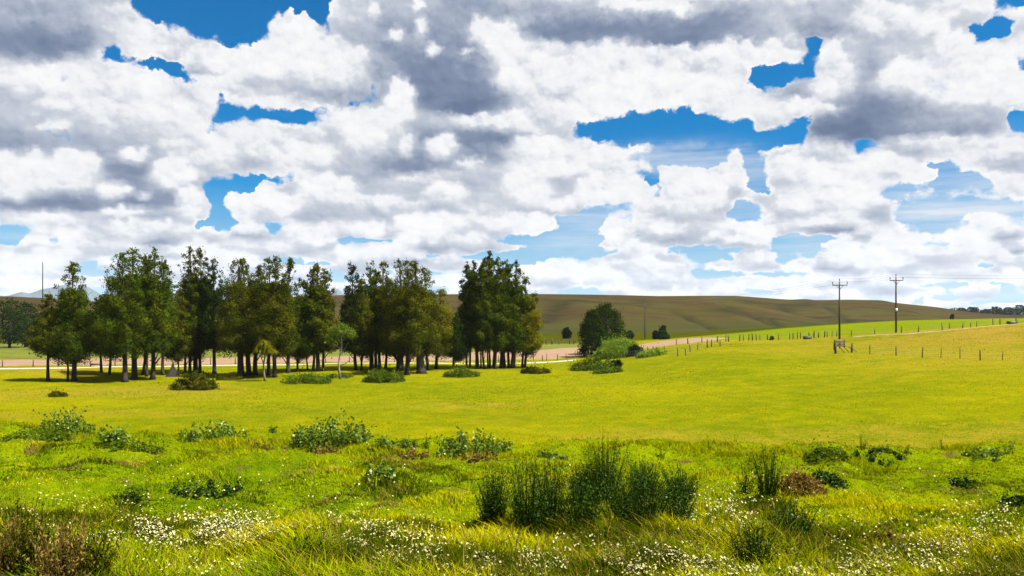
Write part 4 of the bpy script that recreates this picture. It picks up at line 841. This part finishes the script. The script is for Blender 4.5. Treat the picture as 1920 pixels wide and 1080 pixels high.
for i, (u, b, t, w, lb) in enumerate(BR): stems_plant(u+BJ[i][0], b+BJ[i][1], t-(b-t)*.24+BJ[i][2], w*1.2, 150, 'rush', 'dark green '+lb, group='broom plants of the dark stand', seed=i, leafy=26, leaf=.036)
stems_plant(1440, 940, 818, 66, 80, 'rush', 'tall dark wiry stems standing left of the brown dead clump', seed=21, name='tall_weed', cat='plant', leafy=14)
stems_plant(1398, 925, 856, 40, 22, 'rush', 'shorter thin stems left of the tall wiry stems', seed=22, name='tall_weed', cat='plant', leafy=12)
stems_plant(1480, 1045, 912, 110, 190, 'rush', 'dark green rushy clump low down between the white flower patches', seed=23, leafy=14)
stems_plant(1418, 1066, 960, 100, 100, 'rush', 'green rushy clump left of and below the dark one', seed=24, leafy=10)
stems_plant(585, 1068, 998, 84, 90, 'rush', 'dark green leafy clump in the white flowers at bottom left', seed=25, leafy=16, leaf=.06)
stems_plant(800, 842, 802, 26, 12, 'rush', 'small upright stems by themselves on the bank crest near the middle', seed=26, name='tall_weed', cat='plant')
stems_plant(1617, 842, 806, 18, 8, 'rush', 'little branching weed on the bank crest at right', seed=27, name='tall_weed', cat='plant', lean=.5)
stems_plant(1765, 843, 808, 6, 2, 'rush', 'single upright weed stem on the bank crest at right', seed=28, name='tall_weed', cat='plant', leafy=22)
stems_plant(1704, 853, 832, 16, 8, 'rush', 'short dark weed left of the single upright stem', seed=29, name='tall_weed', cat='plant')
stems_plant(1892, 850, 816, 22, 12, 'weed', 'pale green weed on the bank crest at the right edge', seed=30, name='tall_weed', cat='plant')
stems_plant(1330, 846, 812, 6, 2, 'rush', 'single thin stem on the bank crest right of the tallest broom plant', seed=31, name='tall_weed', cat='plant')
stems_plant(1240, 860, 836, 20, 10, 'lush', 'small green weed on the crest between the single thin stem and the tallest broom', seed=32, name='tall_weed', cat='plant')
BRN = [(10,1095,945,90,'brown rush clump cut off at the left edge'), (62,1100,955,90,'second brown rush clump from the left edge'), (118,1105,965,90,'third brown rush clump from the left edge'), (170,1110,985,90,'fourth brown rush clump from the left edge, thinner'), (40,1060,930,80,'brown rushes standing behind the corner clumps')]
for i, (u, b, t, w, lb) in enumerate(BRN): stems_plant(u, b, t-14, w*1.2, 130, 'tan' if i in (0, 2) else 'olive', lb, name='rush_clump', cat='rush', group='brown rushes in the bottom left corner', seed=40+i, leafy=9, lean=.5, leaf=.05, Y=nearY(u, min(b, 1079))*(1 if b < 1080 else .97))
def stalks():
    """a few long seed stalks arching over the flowers"""
    for i, (u, py, tu, tp) in enumerate([(150,1050,232,955), (120,1040,205,962), (190,1060,262,985), (1545,1078,1552,960), (1380,1078,1392,985), (1180,1079,1168,985), (960,1079,975,1000)]):
        Y = nearY(u, py); k = Y/F; p = P(u, Y); L = (tu-u)*k; H = (py-tp)*k; t = np.linspace(0, 1, 7); g = Geo()
        g.tube(np.stack([L*t**1.5, t*.1, H*t-.02], 1), .004*(1-.5*t), 4, .2); o = empty('grass_stalk', p, ['longest','shorter','lowest','upright','upright','upright','upright'][i]+' thin seed stalk '+('leaning right out of the brown rushes' if i < 3 else ['above the right flowers','under the tall wiry stems','in front of the dark broom stand','at the broom stand foot'][i-3]), 'grass stalk', 'seed stalks over the grass')
        g.build('stem', LEAF['olive'], o); r = np.random.default_rng(i); q = r.uniform(.75, 1, 30); c = np.stack([L*q**1.5, q*.1, H*q-.02], 1)+r.normal(0, .008, (30, 3)); v, f = leaf_quads(c, .025, r, up=2); mesh_np('seed_head', v, f, LEAF['tan'], {'tint': np.full(len(v), .6)}, False, o)
stalks()

def weed(u, base, wpx, hpx, label, seed, n=46, kind='weed', leafs=.066):
    """a sprawling weed with arching stems and broad pale-backed leaves"""
    r = np.random.default_rng(seed); Y = nearY(u, base); k = Y/F; p = P(u, Y); W = wpx*k/2; H = hpx*k; o = empty('weed_bush', p, label, 'weed', 'leafy weeds along the bank crest')
    g = Geo(); C = []; TN = []
    for i in range(n):
        x = r.uniform(-1, 1)*W*.85; y = r.uniform(-1, 1)*min(W, .8)*.6; hh = H*(1-.6*(x/W)**2)*r.uniform(.35, 1.1); dx = r.normal(0, .3)*hh; dy = r.normal(0, .3)*hh; z0 = float(gz(p.x+x, p.y+y))-p.z-.02
        t = np.linspace(0, 1, 4); pts = np.stack([x+dx*t**1.5, y+dy*t**1.5, z0+hh*t], 1); g.tube(pts, .006*(1-.6*t), 3, .3, cap=False)
        m = 22; q = r.uniform(.15, 1.02, m); c = np.stack([np.interp(q, t, pts[:, j]) for j in range(3)], 1)+r.normal(0, .045, (m, 3)); C.append(c); TN.append(np.clip(r.uniform(0, .7, m)+.3*q, 0, 1))
    g.build('stems', LEAF[kind], o); C = np.vstack(C); v, f = leaf_quads(C, leafs, r, up=.2, aspect=.8); mesh_np('leaves', v, f, LEAF[kind], {'tint': np.repeat(np.concatenate(TN), 4)}, False, o)
weed(128, 815, 92, 48, 'leafy dark weed with a pointed top, leftmost on the bank crest', 1, 60)
weed(214, 829, 54, 32, 'small leafy weed right of the pointed leftmost one', 2, 30)
weed(402, 828, 140, 38, 'wide low leafy weed on the crest below the tufted tree', 3, 70)
weed(510, 812, 14, 14, 'tiny pale leafed weed between the two wide leafy weeds', 4, 6)
weed(618, 838, 160, 56, 'widest and tallest leafy weed above the bare brown patch', 5, 120)
weed(715, 842, 44, 24, 'small leafy weed at the right end of the widest one', 6, 20)
weed(712, 905, 54, 36, 'dark leafy weed alone halfway down the bank', 7, 36)
weed(760, 838, 50, 18, 'low sparse weed left of the small upright stems', 8, 16)
weed(880, 850, 130, 44, 'pale leafy weed patch left of the dark broom stand, on the crest', 9, 85)
weed(945, 848, 30, 20, 'small weed at the right end of the pale leafy patch', 10, 12)
weed(1035, 858, 60, 14, 'low sprawling weed on the crest before the tallest broom', 11, 16)
weed(1850, 862, 90, 14, 'low sprawling weed on the crest at far right', 12, 22)
def mound(u, base, wpx, hpx, kind, label, seed, n=1600, ls=.06, group=None, name='grass_mound', cat='tussock'):
    bush(u, base, wpx, hpx, kind, label, seed, name=name, cat=cat, lsize=ls, nleaf=n, Y=nearY(u, base), group=group, uneven=.4)
mound(1552, 858, 90, 24, 'lush', 'rounded green tussock on the bank crest at right', 60, 2600)
mound(70, 822, 140, 30, 'lush', 'broad green tussock at far left below the pointed weed', 61, 3200)
mound(1500, 915, 86, 34, 'tan', 'brown dead clump right of the tall wiry stems', 62, 2200, name='dead_clump', cat='dead plant')
mound(1560, 908, 70, 22, 'rush', 'dark green tussock right of the brown dead clump', 63, 1500)
mound(250, 838, 120, 16, 'lush', 'long low tussock right of the small leafy weed', 64, 1800)
mound(600, 852, 70, 8, 'tan', 'flat dead grass patch under the widest leafy weed', 65, 1200, name='dead_clump', cat='dead plant')
mound(770, 858, 90, 8, 'tan', 'flat dead grass patch below the small upright stems', 66, 1300, name='dead_clump', cat='dead plant')
mound(900, 860, 90, 7, 'tan', 'flat dead grass patch under the pale leafy weeds', 67, 1200, name='dead_clump', cat='dead plant')
mound(490, 838, 50, 6, 'tan', 'small flat dead grass patch by the tiny pale weed', 68, 600, name='dead_clump', cat='dead plant')
mound(395, 925, 170, 16, 'rush', 'long dark tussock halfway down the left of the bank', 69, 2400)
mound(235, 940, 70, 14, 'rush', 'short dark tussock halfway down the bank, further left', 70, 1400)
mound(1815, 915, 60, 18, 'rush', 'dark tussock on the right of the bank', 71, 1500)
mound(1900, 945, 50, 12, 'rush', 'dark tussock at the right edge of the bank', 72, 1100)
mound(1660, 1015, 60, 14, 'tan', 'brown tussock among the flowers at lower right', 73, 1000, name='dead_clump', cat='dead plant')
mound(1640, 855, 120, 12, 'rush', 'low dark tussock right of the rounded green one on the crest', 74, 1500)

# white flowers
def flower_mats():
    m1 = rough_mat('petal', (.42, .38, .14), (.64, .60, .33), 30, rough=.8, spec=.1); m2 = rough_mat('flower_stem', (.06, .09, .005), (.10, .12, .01), 20, spec=0); m3 = rough_mat('flower_eye', (.45, .32, .02), (.55, .40, .03), 30); return m1, m2, m3
M_PETAL, M_STEM, M_EYE = flower_mats()
def head_mesh(r, seed=0, n=7):
    q = np.random.default_rng(seed); v = []; f = []
    for i in range(n):
        a = i*2*math.pi/n+q.uniform(-.15, .15); c, s = math.cos(a), math.sin(a); l = r*q.uniform(.85, 1.1); up = q.uniform(.0, .35)*r; w = r*.30
        b = len(v); v += [[c*r*.15, s*r*.15, 0], [c*l*.6-s*w, s*l*.6+c*w, up*.5], [c*l, s*l, up], [c*l*.6+s*w, s*l*.6-c*w, up*.5]]; f.append([b, b+1, b+2, b+3])
    v += [[math.cos(a)*r*.25, math.sin(a)*r*.25, .002] for a in np.arange(6)*math.pi/3]; return np.array(v), np.array(f)
FR = np.random.default_rng(123)
BANDS = [(480,1005,170,14,1,500), (1160,1035,170,14,1,400), (500,1060,500,20,1,420), (1400,1070,500,16,1,520), (260,985,320,30,1,500), (1080,1006,200,12,1,420), (1200,985,110,30,1,160), (420,985,200,17,3.6,1300), (250,1000,130,28,2.2,700), (600,1010,120,34,2.0,620), (330,930,260,40,.5,160), (1130,1050,210,26,3.0,1500), (1360,965,60,38,2.0,560), (1350,1050,90,26,2.0,420), (760,1010,110,36,1.2,420),
         (1750,1020,130,40,1.6,900), (1560,1055,130,20,2.0,560), (900,1050,80,24,1.5,300), (1850,980,60,40,1.2,260), (620,900,200,30,.3,70), (1010,930,130,50,.3,60), (60,1000,60,60,.6,160), (1600,930,250,50,.2,70), (1230,950,60,60,.4,90)]
pts = []
for cx, cy, rx, ry, w, n in BANDS:
    for _ in range(int(n*1.6)): pts.append((FR.normal(cx, rx*.75), FR.normal(cy, ry*.75)))
pts = np.array([q for q in pts if -60 < q[0] < 1980 and 850 < q[1] < 1092])
pts = pts[(fbm(pts[:, 0]*.02, pts[:, 1]*.06, 3, 5)+FR.normal(0, .07, len(pts))) > .455]
ys = np.array([nearY(u, min(p_+FR.uniform(14, 30)*1.0, 1120)) for u, p_ in pts]); ys = np.maximum(ys, 7.2)
XS = (pts[:, 0]-960)/F*ys; GZ = gz(XS, ys); HH = np.clip(CAMZ-(pts[:, 1]-HZ)*ys/F-GZ, .10, .5)
order = np.argsort(ys); vis = [i for i in order if abs(XS[i]/ys[i]) < .66 and (HZ-(GZ[i]+HH[i]-CAMZ)*F/ys[i]) < 1078]
near = vis[:300]; rest = sorted(set(range(len(ys)))-set(near))
protos = []
for s_ in range(6):
    v, f = head_mesh(.0115, s_); me = bpy.data.meshes.new('head'); me.from_pydata([tuple(q) for q in v], [], [tuple(q) for q in f]+[tuple(range(len(v)-6, len(v)))]); me.materials.append(M_PETAL); me.materials.append(M_EYE); me.polygons[len(f)].material_index = 1
    g = Geo(); g.tube([(0, 0, -1), (.02, .01, -.5), (0, 0, 0)], [.0022, .002, .0016], 3, cap=False); st = g.build('stem', M_STEM); sm = st.data; bpy.data.objects.remove(st); protos.append((me, sm))
for i in near:
    o = bpy.data.objects.new('white_flower', None); COL.objects.link(o); o.location = (XS[i], ys[i], GZ[i]); o.rotation_euler = (0, 0, FR.uniform(0, 6.28)); o.empty_display_size = .02
    tag(o, 'small white flower on a thin stem in the grass nearest the camera', 'flower', 'white flowers in the nearest grass'); me, sm = protos[FR.integers(0, 6)]
    h = bpy.data.objects.new('head', me); COL.objects.link(h); h.parent = o; h.location = (0, 0, HH[i]); h.rotation_euler = (FR.normal(0, .5), FR.normal(0, .5), 0); h.scale = [FR.uniform(.8, 1.25)]*3
    s_ = bpy.data.objects.new('stem', sm); COL.objects.link(s_); s_.parent = o; s_.location = (0, 0, HH[i]); s_.scale = (1, 1, HH[i])
hv, hf = head_mesh(.0105, 3); nh = len(hv); V = []; 
R = np.array(rest); n = len(R); a = FR.uniform(0, 6.28, n); sc = FR.uniform(.8, 1.45, n)*(1+.25*(ys[R]-9)/6); tx = FR.normal(0, .5, n); ty = FR.normal(0, .5, n)
x = hv[None, :, 0]*np.cos(a)[:, None]-hv[None, :, 1]*np.sin(a)[:, None]; y = hv[None, :, 0]*np.sin(a)[:, None]+hv[None, :, 1]*np.cos(a)[:, None]; z = hv[None, :, 2]+x*tx[:, None]+y*ty[:, None]
v = np.stack([XS[R][:, None]+x*sc[:, None], ys[R][:, None]+y*sc[:, None], (GZ[R]+HH[R])[:, None]+z*sc[:, None]], -1).reshape(-1, 3); f = (hf[None]+(np.arange(n)*nh)[:, None, None]).reshape(-1, 4)
w = .0022; sx = XS[R]; sy = ys[R]; s0 = GZ[R]; s1 = GZ[R]+HH[R]; sv = np.stack([np.stack([sx-w, sy, s0], 1), np.stack([sx+w, sy, s0], 1), np.stack([sx+w, sy, s1], 1), np.stack([sx-w, sy, s1], 1)], 1).reshape(-1, 3); sf = np.arange(4*n).reshape(-1, 4)+len(v)
o = mesh_np('wildflowers', np.vstack([v, sv]), np.vstack([f, sf]), None, None, False, mats=[M_PETAL, M_STEM], midx=np.concatenate([np.zeros(len(f)), np.ones(len(sf))])); tag(o, 'white flowers scattered thickly through the bank grass', 'flowers', kind='stuff')
# ------------------------------------------------------------------ the cloud overhead that shades the hills, and the air
def overhead_cloud():
    H = 1000.0; cot = 1/math.tan(SUN_EL); sx, sy = math.sin(SUN_AZ)*cot*H, math.cos(SUN_AZ)*cot*H
    nth, nr = 240, 26; th = np.arange(nth)*2*math.pi/nth; c, s = np.cos(th), np.sin(th)
    R = 1/(np.abs(c)**4+np.abs(s)**4)**.25; R = R*(1+.10*(fbm(c*3+9, s*3+9, 4, 2)-.5))
    x0, y0, rx, ry = -50.0, 905.0, 1500.0, 650.0
    rows = []
    for side in (1, -1):
        rr = np.linspace(0 if side > 0 else 1, 1 if side > 0 else 0, nr)
        for q in (rr[:-1] if side > 0 else rr):
            x = x0+rx*R*c*q; y = y0+ry*R*s*q; y = y-50+105*sst(x, 20, 190)*np.clip(1-(y-200)/600, 0, 1)
            t = math.sqrt(max(0, 1-q**4)); n = fbm(x*.008, y*.008, 5, 6 if side > 0 else 8)
            rows.append(np.stack([x+sx, y+sy, H+side*t*((90+170*n) if side > 0 else (8+26*n))], 1))
    v = np.vstack(rows); m, T, out = mat_new('cloud'); d = T.new('ShaderNodeBsdfDiffuse'); d.inputs[0].default_value = (.9, .9, .92, 1)
    tr = T.new('ShaderNodeBsdfTranslucent'); tr.inputs[0].default_value = (.85, .87, .92, 1); mx = T.new('ShaderNodeMixShader'); mx.inputs[0].default_value = .45
    T.l.new(d.outputs[0], mx.inputs[1]); T.l.new(tr.outputs[0], mx.inputs[2]); tp = T.new('ShaderNodeBsdfTransparent'); m2 = T.new('ShaderNodeMixShader'); m2.inputs[0].default_value = .40     # thin enough to let some sun through
    T.l.new(mx.outputs[0], m2.inputs[1]); T.l.new(tp.outputs[0], m2.inputs[2]); T.l.new(m2.outputs[0], out.inputs[0])
    o = mesh_np('cloud', v, grid_faces(len(rows), nth, True), m); tag(o, kind='structure')
overhead_cloud()

def haze():
    g = Geo(); z0, z1 = -3.0, 330.0; g.box((0, 1500, (z0+z1)/2), (16000, 13000, z1-z0))
    m, T, out = mat_new('haze'); p = T.new('ShaderNodeVolumePrincipled'); p.inputs['Color'].default_value = (.80, .88, 1, 1); p.inputs['Density'].default_value = 3.5e-5; p.inputs['Anisotropy'].default_value = 0
    T.l.new(p.outputs[0], out.inputs['Volume']); o = g.build('haze', m); tag(o, 'pale blue air over the far hills', 'haze', kind='stuff')
haze()
